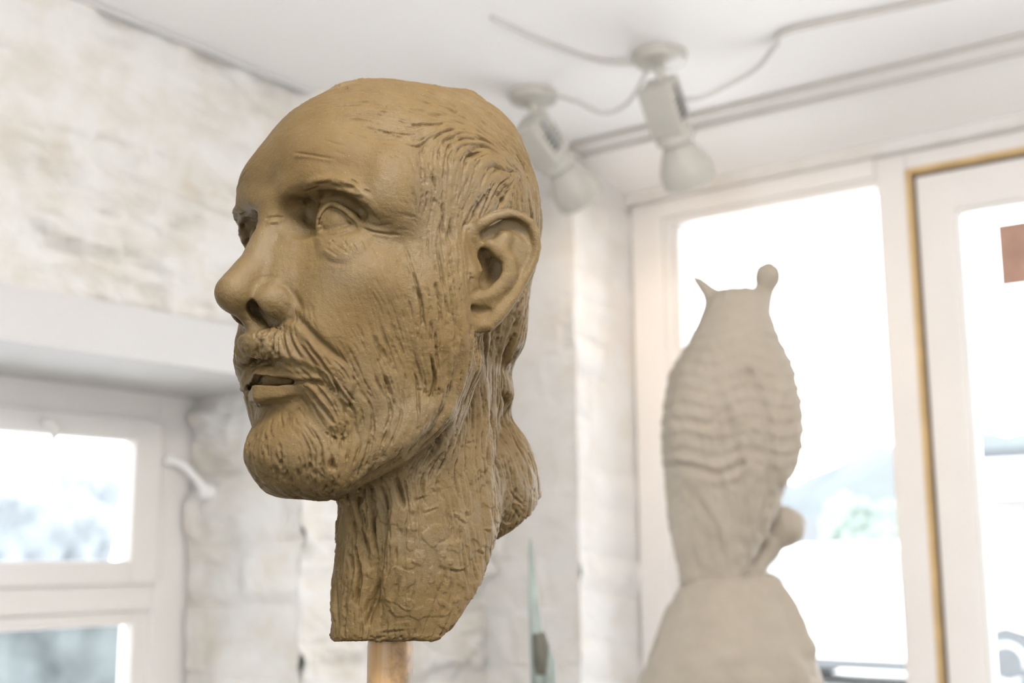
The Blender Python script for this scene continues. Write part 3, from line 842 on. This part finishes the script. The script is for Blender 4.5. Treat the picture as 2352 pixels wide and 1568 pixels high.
# guides for the strands: place on the chart, run of the strand, height of the relief in mm, strand width
GUIDE = [
 (800, 195, 1, -.1, .35), (900, 215, 1, .05, .35), (1000, 215, 1, .2, .6), (1080, 225, 1, .6, .8), (920, 290, 1, .1, .8), (960, 275, 1, -.2, .8), (1010, 290, 1, -.45, .8), (1080, 270, 1, -.1, .8), (1150, 300, .8, .6, .9),
 (1005, 350, .25, -1, .9), (1015, 410, 0, -1, .9), (1060, 330, .8, -.7, .9), (1110, 340, 1, -.25, .9), (1170, 350, .8, .3, .9), (1060, 400, .55, -.85, 1.0), (1110, 420, .75, -.7, 1.0), (1170, 420, .85, -.5, 1.0), (1210, 430, .4, .7, .9),
 (1030, 470, .3, -1, .9), (1080, 470, .65, -.75, 1.0), (1150, 470, .8, -.6, .9), (1215, 480, .2, 1, .9), (1000, 520, .25, -1, .7), (1050, 520, .45, -.9, .8), (990, 600, .05, 1, .7), (1030, 600, .05, 1, .7), (1040, 680, .05, 1, .8), (990, 680, .05, 1, .6),
 (970, 750, .15, 1, .7), (1030, 760, .08, 1, .9), (900, 780, .35, 1, .5), (850, 800, .6, 1, .4), (940, 830, .25, 1, .8), (1010, 840, .05, 1, .8), (880, 870, .5, 1, .8), (830, 880, .55, 1, .8), (790, 880, .55, 1, .7), (930, 920, .3, 1, .5), (985, 920, -.35, 1, .6),
 (820, 960, .2, 1, .7), (860, 1000, -.05, 1, .7), (920, 1000, -.5, 1, .35), (790, 1050, -.05, 1, .6), (830, 1080, -.3, 1, .6), (740, 1060, .1, 1, .6), (690, 1070, .1, 1, .5), (640, 1060, .2, 1, .65), (590, 1060, .3, 1, .55), (660, 990, .4, .8, .45), (600, 980, .3, 1, .45), (720, 960, .6, .8, .35),
 (640, 790, .15, 1, .5), (600, 790, -.25, 1, .5), (690, 800, .5, .9, .5), (740, 840, .6, .9, .6), (565, 800, -.4, 1, .5),
 (1100, 800, -.05, 1, .9), (1150, 800, -.4, 1, 1.2), (1180, 740, -.5, 1, 1.2), (1090, 900, .02, 1, .7), (1130, 900, 0, 1, 1.0), (1160, 900, .1, 1, 1.2), (1050, 980, -.3, 1, .7), (980, 1050, -.6, 1, .9), (900, 1110, .35, 1, 1.1), (850, 1140, .35, 1, 1.1), (810, 1180, .3, 1, 1.0),
 (1130, 1050, .02, 1, .9), (1200, 1050, .5, 1, .9), (1220, 1120, .3, 1, .8), (1180, 1180, -.4, 1, .8), (1120, 1200, .02, 1, .5), (1040, 1150, .1, 1, .45), (950, 1150, .15, 1, .5), (900, 1220, .05, 1, .6), (1000, 1280, .1, 1, .35), (1080, 1270, .3, 1, .35), (850, 1250, .12, 1, .9), (800, 1280, 0, 1, .8), (800, 1380, -.1, 1, .7),
 (870, 1370, -.25, 1, .7), (950, 1400, .1, 1, .4), (1010, 1400, -.5, 1, .4), (770, 1440, 0, 1, .8),
 (700, 300, 1, .1, .05), (620, 400, .2, 1, .06), (800, 400, 1, .4, .06), (900, 400, .4, 1, .08), (920, 520, 1, .3, .08), (850, 650, .5, 1, .08), (760, 650, .6, 1, .07), (700, 600, .2, 1, .06), (560, 640, -.6, 1, .03), (620, 620, -.4, 1, .06), (540, 690, -1, .4, .03), (900, 690, .4, 1, .10), (840, 730, .5, 1, .15), (930, 600, .3, 1, .12), (640, 700, .3, 1, .05), (660, 870, 1, .05, .04), (640, 905, 1, -.1, .03), (770, 500, 1, .2, .03), (740, 750, .6, .8, .12), (880, 330, 1, .2, .10)]

def strands(V, N, U, M, MN, face, ear, R3, D3):
    """hair, beard and tool marks: ridges that follow the run of the guides over the surface"""
    gx, gy = np.arange(440, 1320, 8.0), np.arange(140, 1520, 8.0)
    XX, YY = np.meshgrid(gx, gy, indexing='ij')
    C2 = np.zeros(XX.shape); S2 = np.zeros(XX.shape); A = np.zeros(XX.shape); S = np.full(XX.shape, 1e-9)
    for x, y, dx, dy, amp in GUIDE:
        w = np.exp(-((XX - x) ** 2 + (YY - y) ** 2) / (2 * 34.0 ** 2)) + 1e-12
        th = math.atan2(dy, dx); C2 += w * math.cos(2 * th); S2 += w * math.sin(2 * th); A += w * amp; S += w
    A /= S; C2 /= S; S2 /= S
    def look(F, u):
        a = np.clip((u[:, 0] - gx[0]) / 8, 0, len(gx) - 1.01); b = np.clip((u[:, 1] - gy[0]) / 8, 0, len(gy) - 1.01)
        i, j = a.astype(int), b.astype(int); a = a - i; b = b - j
        return F[i, j] * (1 - a) * (1 - b) + F[i + 1, j] * a * (1 - b) + F[i, j + 1] * (1 - a) * b + F[i + 1, j + 1] * a * b
    Av = look(A, U)
    base = 0.10 * fbm(V, 7, 5) + .05 * vnoise(V, 1.6, 8)
    pel = 0.9 * sstep(-.03, .05, fbm(V, 17, 70, 3)) + 0.7 * sstep(.05, .11, fbm(V, 10, 75, 2))
    base = base + 0.75 * sstep(1080, 1160, U[:, 1]) * sstep(760, 810, U[:, 0]) * (pel - .7)
    k = np.where((Av > 0.075) & (ear < .98))[0]
    m, n, sg = M[k], MN[k], np.where(V[k, 1] < 0, -1.0, 1.0)
    def step(p, h, prev):
        u = chart(p); th = 0.5 * np.arctan2(look(S2, u), look(C2, u)) + 0.25 * vnoise(p, 13, 88)
        w = np.cos(th)[:, None] * R3 + np.sin(th)[:, None] * D3
        w = w - (w * n).sum(1)[:, None] * n
        w /= np.linalg.norm(w, axis=1, keepdims=True) + 1e-9
        if prev is not None: w *= np.sign((w * prev).sum(1) + 1e-12)[:, None]
        return p + h * w, w
    path = {0: m}; HS, NS = 1.15, 9
    _, w0 = step(m, 0, None)
    for sgn in (1, -1):
        p, w = m, w0 * sgn
        for q in range(1, NS + 1):
            p, w = step(p, HS, w); path[sgn * q] = p
    def lic(s, seed, r, stride=1):
        out = 0; c = 0
        for q in range(-r, r + 1, stride):
            P = path[q].copy(); P[:, 1] *= sg
            out = out + vnoise(P, s, seed); c += 1
        return out / math.sqrt(c)
    a = lic(1.7, 1, 9); b = lic(3.9, 2, 9, 2); c = lic(1.2, 3, 4); a2 = lic(1.3, 21, 7)
    h = 0.36 * b + 0.32 * a + 0.18 * c
    groove = 1.2 * np.maximum(0, -a - 0.30) + 1.0 * np.maximum(0, -b - 0.65) + 1.4 * np.maximum(0, -a2 - .34)
    amp = Av[k] * (1 - 0.93 * ear[k]) * (0.75 + 0.5 * np.clip(vnoise(V[k], 15, 12), -1, 1)) * sstep(.06, .12, Av[k])
    base[k] += amp * (1.55 * h - 2.6 * groove)
    return base

def make_head(h=0.9):
    g, EP = build_head(h)
    g = g.mirrored()
    neck(g); neck_cut(g)
    V, Q = g.mesh()
    V = relax(V, Q, 2, 0.5)
    return V, Q

HEADM = Matrix(((HX[0], HY[0], 0, HO[0]), (HX[1], HY[1], 0, HO[1]), (0, 0, 1, HO[2]), (0, 0, 0, 1)))
hV, hQ = make_head(HEADH)
_d, _U, _M, _MN, _face, _ear, _skin, _R3, _D3 = relief(hV, hQ)
_N = vnormals(hV, hQ)
_d = _d + strands(hV, _N, _U, _M, _MN, _face, _ear, _R3, _D3)
hV = hV + _N * _d[:, None]
bust = fast_mesh('portrait_bust', hV / 1000, hQ, M_CLAY)
bust.matrix_world = HEADM
setp(bust, 'grey-brown clay portrait head of a bearded man on a wooden pole', 'sculpture')
# ------------------------------------------------------------------ stand under the bust
st = empty('sculpture_stand', (-0.0705, 0.7192, 0.0), 'pale wooden pole smeared with clay that carries the portrait head', 'stand')
prof = [(.0128, .05), (.0131, .6), (.0129, 1.1), (.0130, 1.450), (.0126, 1.4535)]
MB().lathe(prof, (0, 0, 0), seg=40).build('pole', M_WOOD, st, None, True)
MB().lathe([(.17, 0), (.17, .018), (.162, .026), (.05, .03), (.03, .034), (.026, .08)], (0, 0, 0), seg=48).build('base', M_STEEL, st, None, True)

# ------------------------------------------------------------------ owl statue on its rock
OS = 1.9 / 2826 * 1000     # mm per chart unit where the owl stands
OO = np.array([0.3394, 1.90, 1.54])
def ow(px, py): return ((px - 1680) * OS, (1221 - py) * OS)
def loft(g, rows, depth, k, yc=0.0, pw=2.0):
    """rows (z, x0, x1) of a body, with front-to-back depth per row"""
    z_ = np.array([r[0] for r in rows]); o = np.argsort(z_); z_ = z_[o]
    cx = np.array([(r[1] + r[2]) / 2 for r in rows])[o]; wd = np.array([(r[2] - r[1]) / 2 for r in rows])[o]; dp = np.array(depth, float)[o]; yc = (np.array(yc, float) if not np.isscalar(yc) else np.full(len(rows), yc))[o]
    zz = g.ax[2]; C, Wd, Dp, Yc = (np.interp(zz, z_, q) for q in (cx, wd, dp, yc))
    x, y, z = g.xyz((slice(None),) * 3)
    q = ((np.abs(x - C) / Wd) ** pw + (np.abs(y - Yc) / Dp) ** pw) ** (1 / pw)
    v = (q - 1) * np.minimum(Wd, Dp)
    v = np.maximum(v, np.maximum(z - z_[-1], z_[0] - z))
    g.apply((slice(None),) * 3, v.astype(np.float32), k, 'add')

owl = empty('owl_statue', OO - np.array([0, 0, .42]), 'cream plaster statue of an eared owl seen from behind, perched on a rock', 'statue')
g = Grid((-140, -130, -120), (140, 130, 440), 2.6)
R = [(y, *[(v - 1680) * OS for v in (l, r)]) for y, l, r in
     ((668, 1652, 1752), (684, 1638, 1772), (700, 1628, 1778), (740, 1611, 1786), (780, 1591, 1797), (820, 1567, 1813), (860, 1542, 1829), (900, 1531, 1833), (960, 1523, 1834), (1020, 1519, 1827), (1060, 1519, 1813), (1100, 1522, 1800), (1150, 1524, 1786), (1200, 1525, 1766), (1250, 1532, 1735), (1300, 1541, 1705), (1345, 1546, 1692))]
R = [((1221 - r[0]) * OS, r[1], r[2]) for r in R]
loft(g, R, [36, 48, 54, 60, 66, 74, 82, 88, 90, 90, 86, 82, 74, 62, 48, 36, 28], 1, [8, 8, 8, 6, 4, 2, 0, 0, 0, 0, 0, -4, -8, -14, -20, -24, -26], 2.2)
X = lambda px, py, y=0: (ow(px, py)[0], y, ow(px, py)[1])
g.tube([X(1648, 690, 4), X(1630, 664, 0), X(1614, 648, -4), X(1602, 639, -6)], [12, 11, 8, 4], 10)
g.tube([X(1758, 700, 4), X(1770, 664, -4), X(1776, 638, -8), X(1776, 616, -8)], [18, 16, 21, 9], 12)
g.ell(X(1775, 640, -6), (20, 15, 21), 6)
# wings folded over the back: two long shields with their tips over the tail
g.ell(X(1590, 1000, -52), (44, 34, 84), 14); g.ell(X(1755, 990, -50), (50, 36, 100), 14)
g.tube([X(1590, 1120, -56), X(1640, 1230, -52), X(1650, 1330, -48)], [22, 18, 12], 12)
V, Q = g.mesh(); V = relax(V, Q, 2)
N = vnormals(V, Q)
PX = 1680 + V[:, 0] / OS; PY = 1221 - V[:, 2] / OS; UV = np.stack([PX, PY], 1)
bk = sstep(-.1, .4, -N[:, 1])
row = PY / 34 + 0.25 * np.sin(PX / 24); fr = row - np.floor(row); col = PX / 30 + 0.5 * (np.floor(row) % 2); fc = np.abs(col - np.floor(col) - .5) * 2
sc = (fr - 0.35 * fc ** 2)
amt = sstep(700, 820, PY) * (1 - sstep(1050, 1150, PY))
d = 2.6 * amt * (np.clip(sc, 0, 1) - .5)
st_ = streaks(V, np.tile([[.15, 0, -1.0]], (len(V), 1)), 7, 30, 77)
d += 1.6 * st_ * sstep(760, 1000, PY) + 1.0 * fbm(V, 9, 41) + .8 * fbm(V, 26, 43)
for pts, dep, wd in (([(1525, 1080), (1590, 1098), (1625, 1108), (1655, 1098), (1675, 1085)], -4.5, 9), ([(1535, 905), (1580, 925), (1640, 905), (1700, 890)], -2.2, 10), ([(1530, 980), (1590, 1000), (1650, 975)], -2.2, 10), ([(1700, 880), (1740, 1000), (1745, 1120), (1720, 1230)], -3.5, 9), ([(1655, 1000), (1680, 1120), (1690, 1220)], -2.0, 9), ([(1560, 1130), (1620, 1230), (1640, 1320)], -2.0, 8)):
    dd, tt = polydist(UV, pts); d += dep * np.exp(-(dd / wd) ** 2) * bk; d += -.6 * dep * np.exp(-((dd - wd * 1.6) / wd) ** 2) * bk
V = V + N * d[:, None]
fig = fast_mesh('owl_figure', V / 1000, Q, M_PLASTER_STATUE, owl)
fig.location = (0, 0, .42)

g = Grid((-210, -160, -425), (210, 160, 60), 4.2)
R = [((1221 - y) * OS, (l - 1680) * OS, (r - 1680) * OS) for y, l, r in ((1325, 1556, 1748), (1345, 1545, 1762), (1380, 1530, 1780), (1420, 1510, 1798), (1460, 1492, 1816), (1500, 1475, 1832), (1568, 1452, 1848), (1650, 1430, 1862), (1750, 1420, 1870), (1838, 1415, 1872))]
loft(g, R, [58, 70, 84, 96, 104, 110, 118, 124, 128, 128], 1, [-8] * 10, 2.4)
g.tube([X(1700, 1335, 10), X(1735, 1290, 14), X(1770, 1245, 14), X(1796, 1218, 12)], [26, 20, 22, 30], 12)
g.ell(X(1800, 1216, 12), (28, 30, 31), 10)
g.tube([X(1690, 1345, -40), X(1740, 1345, -46), X(1775, 1400, -52), X(1800, 1480, -60)], [14, 16, 18, 20], 14)
g.ell(X(1700, 1318, -34), (11, 12, 8), 6)
V, Q = g.mesh(); V = relax(V, Q, 2); N = vnormals(V, Q)
V = V + N * (5.0 * fbm(V, 62, 51, 4) + 1.2 * vnoise(V, 14, 55))[:, None]
rk = fast_mesh('rock_base', V / 1000, Q, M_PLASTER_STATUE, owl)
rk.location = (0, 0, .42)
pl = MB().box((-.19, -.19, 0), (.19, .19, 1.118), 0, .006).box((-.2, -.2, 0), (.2, .2, .06), 0, .004)
o = pl.build('plinth', M_PLINTH); o.location = (OO[0] - .02, OO[1] - .005, 0)
setp(o, 'white painted plinth carrying the owl statue by the shop window', 'plinth')

# ------------------------------------------------------------------ slender pointed sculpture between the head and the owl
sp = empty('spire_sculpture', (0.030, 1.535, 0.0), 'thin grey-green pointed metal spire in front of the brick pier', 'sculpture')
b = MB(); b.tube([(-.0085, 0, 1.522), (-.0085, 0, 1.50), (-.0045, 0, 1.42), (.0, 0, 1.36), (.004, 0, 1.28), (.01, 0, .9), (.012, 0, .05)], [.0012, .0036, .0080, .0108, .0135, .021, .03], 20)
b.build('spire', M_VERD, sp, None, True)
b = MB(); b.tube([(.008, -.004, 1.392), (.0115, -.004, 1.375), (.0125, -.004, 1.3), (.02, -.004, .9), (.022, 0, .05)], [.004, .0085, .0105, .016, .022], 18)
b.build('second_blade', M_VERD, sp, None, True)
b = MB(); b.tube([(-.001, -.002, 1.408), (.002, -.003, 1.392), (.003, -.003, 1.372), (.003, -.003, 1.36)], [.0090, .0112, .0116, .0102], 16); b.build('collar', M_BRONZE, sp, None, True)
MB().box((-.11, -.11, 0), (.13, .11, .05), 0, .004).build('base', M_BRONZE, sp)

# ------------------------------------------------------------------ ceiling spotlights and their cables
def bez(pts, n=24):
    P = [Vector(p) for p in pts]; out = []
    for i in range(len(P) - 1):
        p0, p1, p2, p3 = P[max(i - 1, 0)], P[i], P[i + 1], P[min(i + 2, len(P) - 1)]
        for k in range(n // (len(P) - 1) + 1):
            t = k / (n // (len(P) - 1) + 1)
            out.append(.5 * ((2 * p1) + (p2 - p0) * t + (2 * p0 - 5 * p1 + 4 * p2 - p3) * t * t + (3 * p1 - p0 - 3 * p2 + p3) * t ** 3))
    return out + [P[-1]]

def spotlight(a, b, aim, label):
    r = root('ceiling_spotlight', a, b, ZC, label, 'lamp', 'ceiling spotlights')
    MB().lathe([(.055, 0), (.056, -.006), (.050, -.018), (.020, -.024), (.012, -.026)], (0, 0, 0), seg=40).build('ceiling_rose', M_LAMP, r, None, True)
    s = MB(); s.tube([(0, 0, -.022), (0, 0, -.078)], .0095, 14); s.lathe([(.014, -.07), (.014, -.086)], (0, 0, 0), seg=18); s.build('stem', M_LAMP, r, None, True)
    d = Vector(aim).normalized()
    up = Vector((0, 0, 1)); x = d.cross(up).normalized(); y = x.cross(d)
    T = Matrix(((x[0], y[0], d[0], 0), (x[1], y[1], d[1], 0), (x[2], y[2], d[2], -.084), (0, 0, 0, 1))) @ Matrix.Diagonal((1.14, 1.14, 1.14, 1))
    body = MB(); body.box((-.030, -.034, -.022), (.030, .030, .070), 0, .007)
    body.lathe([(.028, .066), (.034, .072), (.036, .088), (.032, .092)], (0, 0, 0), seg=32)
    for k in range(4): body.box((-.031, -.02, .012 + k * .011), (.031, .02, .016 + k * .011), 1)
    o = body.build('lamp_body', [M_LAMP, M_DARK], r, None, True); o.matrix_local = T
    for x0 in (-.036, .031):
        o2 = MB().box((x0, -.007, -.012), (x0 + .005, .007, .05), 0, .001).build('bracket_arm', M_STEEL, r); o2.matrix_local = T
    bl = MB(); bl.lathe([(.022, .088), (.026, .098), (.036, .118), (.045, .138), (.0485, .152), (.0485, .172), (.0465, .172), (.0455, .156)], (0, 0, 0), seg=40)
    o3 = bl.build('bulb', M_LAMP, r, None, True); o3.matrix_local = T
    ln = MB(); ln.lathe([(.0450, .150), (.042, .154), (.028, .158), (.008, .160)], (0, 0, 0), seg=40); o4 = ln.build('bulb_lens', M_BULB, o3, None, True)
    l = bpy.data.lights.new('spot_beam', 'SPOT'); l.energy = 2.2; l.color = (1, .70, .42); l.spot_size = 1.5; l.spot_blend = .7; l.shadow_soft_size = .04
    lo = bpy.data.objects.new('spot_beam', l); COL.objects.link(lo); lo.parent = r
    lo.matrix_local = Matrix.Translation(Vector((0, 0, -.084)) + d * .185) @ d.to_track_quat('-Z', 'Y').to_matrix().to_4x4()
    return r
spotlight(-.347, .709, (.65, -.05, -.75), 'white ceiling spotlight hanging clear of the head, above the shop window')
spotlight(-.329, .381, (.75, .10, -.60), 'white ceiling spotlight half hidden by the back of the clay head')

def cable(pts, label, r=.0045, n=40):
    o = MB().tube(bez(pts, n), r, 10).build('lamp_cable', M_CABLE, None, ROOM, True)
    setp(o, label, 'cable', 'lamp cables')
cable([(-.329, .435, 2.486), (-.335, .50, 2.452), (-.325, .56, 2.416), (-.31, .61, 2.432), (-.315, .655, 2.482), (-.335, .668, 2.487)], 'white cable sagging between the two ceiling spotlights')
cable([(-.312, .735, 2.410), (-.290, .765, 2.412), (-.262, .80, 2.432), (-.235, .868, 2.468), (-.27, .925, 2.488), (-.305, .975, 2.494), (-.275, 1.21, 2.494), (-.25, 1.6, 2.494), (-.2, 2.6, 2.494)], 'white cable rising from the clear spotlight and running along the ceiling to the right', .0055, 70)
cable([(-.70, .55, 2.496), (-.54, .565, 2.496), (-.40, .60, 2.496), (-.36, .66, 2.49)], 'thin cable along the ceiling from the left to the clear spotlight', .0045)
# ------------------------------------------------------------------ outdoors: street, car, houses, hills (seen over-bright through the glass)
M_ASPH = plain('pale_paving', (0.80, 0.795, 0.78), 0.8, 0.2)
M_CARW = plain('white_car_paint', (0.80, 0.81, 0.82), 0.2, 0.5)
M_CARG = plain('car_glass', (0.33, 0.38, 0.41), 0.08, 0.6)  # pale base colour stands in for sky reflected in the glass
M_WSCR = plain('tinted_windscreen', (0.17, 0.25, 0.29), 0.08, 0.6)
M_TYRE = plain('tyre_rubber', (0.085, 0.09, 0.095), 0.8, 0.2)
M_HUB = plain('wheel_rim', (0.35, 0.36, 0.37), 0.3, 0.5, 0.5)
M_HILL = plain('hazy_hillside', (0.10, 0.112, 0.117), 0.9, 0.1, 0, 0.18, .1)  # distance haze is put into the hillside colour
M_LEAF = plain('hazy_foliage', (0.175, 0.21, 0.19), 0.8, 0.1, 0, 0.3, 1.2)  # leaf green paled to carry the haze in its colour
M_LEAF2 = plain('hazy_grey_foliage', (0.215, 0.235, 0.25), 0.8, 0.1, 0, 0.3, 1.0)  # greyed base colour stands in for haze over the trees
M_HEDGE = plain('clipped_hedge', (0.075, 0.085, 0.087), 0.8, 0.1, 0, 0.4, 3.0)
M_HW = plain('house_render', (0.26, 0.25, 0.24), 0.8, 0.2)
M_ROOF = plain('slate_roof', (0.075, 0.08, 0.085), 0.7, 0.2)
M_ORANGE = plain('orange_light_tone', (0.5, 0.2, 0.05), 0.6, 0.2)
GZ = -0.08
struct(MB().box((.6, -40, GZ - .3), (90, 60, GZ)).box((-60, -80, GZ - .3), (.6, -.6, GZ)), 'ground', M_ASPH)

def wheel(par, x, y, z):
    w = MB(); w.lathe([(.20, -.10), (.30, -.10), (.325, -.07), (.325, .07), (.30, .10), (.20, .10)], (x, y, z), (0, 1, 0), 40)
    o = w.build('wheel', M_TYRE, par, None, True)
    h = MB(); h.lathe([(.205, -.095), (.19, -.105), (.06, -.085), (.03, -.09)], (x, y, z), (0, 1, 0), 32)
    h.lathe([(.205, .095), (.19, .105), (.06, .085), (.03, .09)], (x, y, z), (0, 1, 0), 32); h.build('rim', M_HUB, o, None, True)

def car(a, b, rz, label):
    r = root('car', a, b, GZ, label, 'car', None, rz)          # local x runs along the car, front at +x
    side = [(-2.08, .42), (-2.12, .70), (-2.02, .98), (-1.55, 1.03), (-1.0, 1.06), (0.0, 1.02), (.75, .98), (1.45, .90), (1.95, .74), (2.08, .55), (2.06, .36), (1.75, .28), (1.70, .42), (1.52, .60), (1.30, .66), (1.08, .60), (.93, .42), (.88, .26), (-.88, .26), (-.93, .42), (-1.08, .60), (-1.30, .66), (-1.52, .60), (-1.68, .42), (-1.74, .30)]
    def slab(pts, w0, w1, name, mat, par, top=None):
        V = [(x, -w0 if z < .7 else -w1, z) for x, z in pts] + [(x, w0 if z < .7 else w1, z) for x, z in pts]; n = len(pts)
        bm = bmesh.new(); vs = [bm.verts.new(v) for v in V]
        bm.faces.new(vs[:n][::-1]); bm.faces.new(vs[n:])
        for i in range(n): bm.faces.new((vs[i], vs[(i + 1) % n], vs[n + (i + 1) % n], vs[n + i]))
        bmesh.ops.recalc_face_normals(bm, faces=bm.faces[:])
        bmesh.ops.bevel(bm, geom=[e for e in bm.edges if abs(e.verts[0].co.y - e.verts[1].co.y) < .2 and len(e.link_faces) == 2], offset=.05, segments=3, affect='EDGES')
        me = bpy.data.meshes.new(name); bm.to_mesh(me); bm.free(); me.materials.append(mat)
        o = bpy.data.objects.new(name, me); COL.objects.link(o); o.parent = par; return o
    r.matrix_world = r.matrix_world @ Matrix.Diagonal((1.1, 1.1, 1.16, 1))
    slab(side, .86, .82, 'body', M_CARW, r)
    cab = [(-1.80, 1.0), (-1.30, 1.40), (-.9, 1.47), (0.0, 1.48), (.35, 1.42), (1.05, .98)]
    slab(cab, .70, .70, 'cabin', M_CARW, r)
    for sy in (-1, 1):
        q = MB()
        for poly in ([(-1.45, 1.06), (-1.18, 1.36), (-.62, 1.40), (-.62, 1.06)], [(-.55, 1.06), (-.55, 1.40), (.15, 1.40), (.32, 1.36), (.72, 1.06)]):
            y0, y1 = .695 * sy, .706 * sy; n = len(poly)
            q.add([(x, y0, z) for x, z in poly] + [(x, y1, z) for x, z in poly], [tuple(range(n)), tuple(range(n, 2 * n))] + [(i, (i + 1) % n, n + (i + 1) % n, n + i) for i in range(n)])
        q.build('side_window', M_CARG, r)
    q = MB(); q.add([(.40, -.60, 1.415), (.40, .60, 1.415), (1.02, .64, 1.02), (1.02, -.64, 1.02), (.41, -.60, 1.425), (.41, .60, 1.425), (1.035, .64, 1.03), (1.035, -.64, 1.03)], [(0, 1, 2, 3), (4, 7, 6, 5), (0, 3, 7, 4), (1, 5, 6, 2), (0, 4, 5, 1), (3, 2, 6, 7)])
    q.build('windscreen', M_WSCR, r)
    for x in (-1.30, 1.30):
        for y in (-.76, .76): wheel(r, x, y, .325)
    MB().box((-2.0, -.87, .19), (2.0, .87, .29), 0, .02).build('sill', M_TYRE, r)
    return r
car(13.03, -3.52, PI / 2, 'white car parked across the street beyond the shop window')

def house(a, b, w, d, h, rh, label, rz=0.0, win=3, mat=None):
    r = root('house', a, b, GZ, label, 'house', 'houses across the street', rz)
    m = MB().box((0, 0, 0), (d, w, h)); m.build('wall', mat or M_HW, r)
    f = MB(); f.add([(-.3, -.3, h), (-.3, w + .3, h), (d + .3, w + .3, h), (d + .3, -.3, h), (d / 2, -.3, h + rh), (d / 2, w + .3, h + rh)], [(0, 1, 5, 4), (2, 3, 4, 5), (0, 4, 3), (1, 2, 5), (0, 3, 2, 1)]); f.build('roof', M_ROOF, r)
    for k in range(win):
        y = w * (k + .5) / win
        MB().box((-.05, y - .45, h * .45), (.0, y + .45, h * .8)).build('window', M_CARG, r)
    return r
house(42, -20.5, 7.5, 6, 1.75, 1.25, 'low pale house with slate roof beyond the car, farther left', 0, 3)
house(40, -11.5, 7, 6, 1.75, 1.25, 'low pale house with slate roof beyond the car, nearer the door', 0, 3)
# flat-roofed building beyond the door glass
r = root('building', 16.2, -3.3, GZ, 'pale flat-roofed building beyond the glazed door', 'building')
MB().box((0, 0, 0), (4, 7, 2.35)).build('wall', M_HW, r); MB().box((-.4, -.2, 2.35), (4.2, 7.2, 2.9)).build('fascia', M_CARW, r); MB().box((-.5, -.25, 2.9), (4.3, 7.3, 3.04)).build('roof_edge', M_ROOF, r)
for k in range(5): MB().box((-.08, .35 + k * 1.3, .5), (0, 1.15 + k * 1.3, 2.1)).build('window', M_CARG, r)
MB().box((-.14, 1.02, 1.25), (-.08, 1.26, 1.75)).build('orange_light_panel', M_ORANGE, r)  # orange panel painted to stand in for a light on the building

def hills(name, pts, a0, mat, seed):
    n = len(pts); B = np.linspace(pts[0][0], pts[-1][0], 140); Hh = np.interp(B, [p[0] for p in pts], [p[1] for p in pts])
    V = []; F = []
    L = 7
    for i, (b, h) in enumerate(zip(B, Hh)):
        for k in range(L):
            t = k / (L - 1); hh = h * math.sin(t * PI / 2)
            V.append([a0 + t * 16, b, GZ + hh])
    V = np.array(V); V[:, 2] += 0.8 * fbm(V, 3.0, seed, 3) * (V[:, 2] > GZ + .3); V[:, 2] = np.maximum(V[:, 2], GZ)
    for i in range(len(B) - 1):
        for k in range(L - 1):
            a = i * L + k; F.append((a, a + L, a + L + 1, a + 1))
    o = link_mesh(name, V, F, mat, None, True); o.matrix_world = ROOM; o['kind'] = 'structure'
hills('hillside', [(-60, 6), (-40, 7.2), (-31, 6.8), (-29.3, 6.2), (-28.1, 5.3), (-27, 5.9), (-25.5, 6.7), (-23.2, 7.7), (-18, 8), (-8, 8), (20, 7), (50, 7)], 52, M_HILL, 61)

def tree(a, b, h, rad, label, mat, seed, group, squash=1.0):
    r = root('tree', a, b, GZ, label, 'tree', group)
    MB().tube([(0, 0, 0), (.05, .02, h * .3), (0, 0, h * .6)], [.14, .11, .06], 10).build('trunk', M_TYRE, r, None, True)
    bm = bmesh.new(); rn = random.Random(seed)
    for k in range(9):
        c = Vector((rn.uniform(-.5, .5) * rad, rn.uniform(-.5, .5) * rad, h * .62 + rn.uniform(-.45, .5) * rad * squash)); q = rad * rn.uniform(.45, .7)
        res = bmesh.ops.create_icosphere(bm, subdivisions=4, radius=q); bmesh.ops.translate(bm, verts=res['verts'], vec=c)
    P = np.array([v.co[:] for v in bm.verts]); dd = rad * .22 * fbm(P, rad * .22, seed, 4)
    bm.normal_update()
    for v, q in zip(bm.verts, dd): v.co += v.normal * float(q)
    me = bpy.data.meshes.new('crown'); bm.to_mesh(me); bm.free(); me.materials.append(mat); me.polygons.foreach_set('use_smooth', [True] * len(me.polygons))
    o = bpy.data.objects.new('crown', me); COL.objects.link(o); o.parent = r
tree(23.5, -7.9, 2.95, .9, 'green tree between the two low houses beyond the car', M_LEAF, 3, None)
# beyond the left window
for k, (a, b, h, rad, lab) in enumerate(((-4.2, -9.0, 2.6, 1.2, 'hazy tree outside the left window, leftmost'), (1.0, -9.6, 2.9, 1.2, 'hazy tree outside the left window, in the middle of the pane'), (4.6, -10.0, 2.5, 1.1, 'hazy tree outside the left window, nearest the stone reveal'))):
    tree(a, b, h, rad, lab, M_LEAF2, 20 + k, 'trees outside the left window')
hd = MB(); hd.box((-9, -7.4, GZ), (9, -6.6, 1.35), 0, .12)
o = hd.build('hedge', M_HEDGE, None, ROOM); setp(o, 'low grey-green hedge outside the left window', 'hedge')
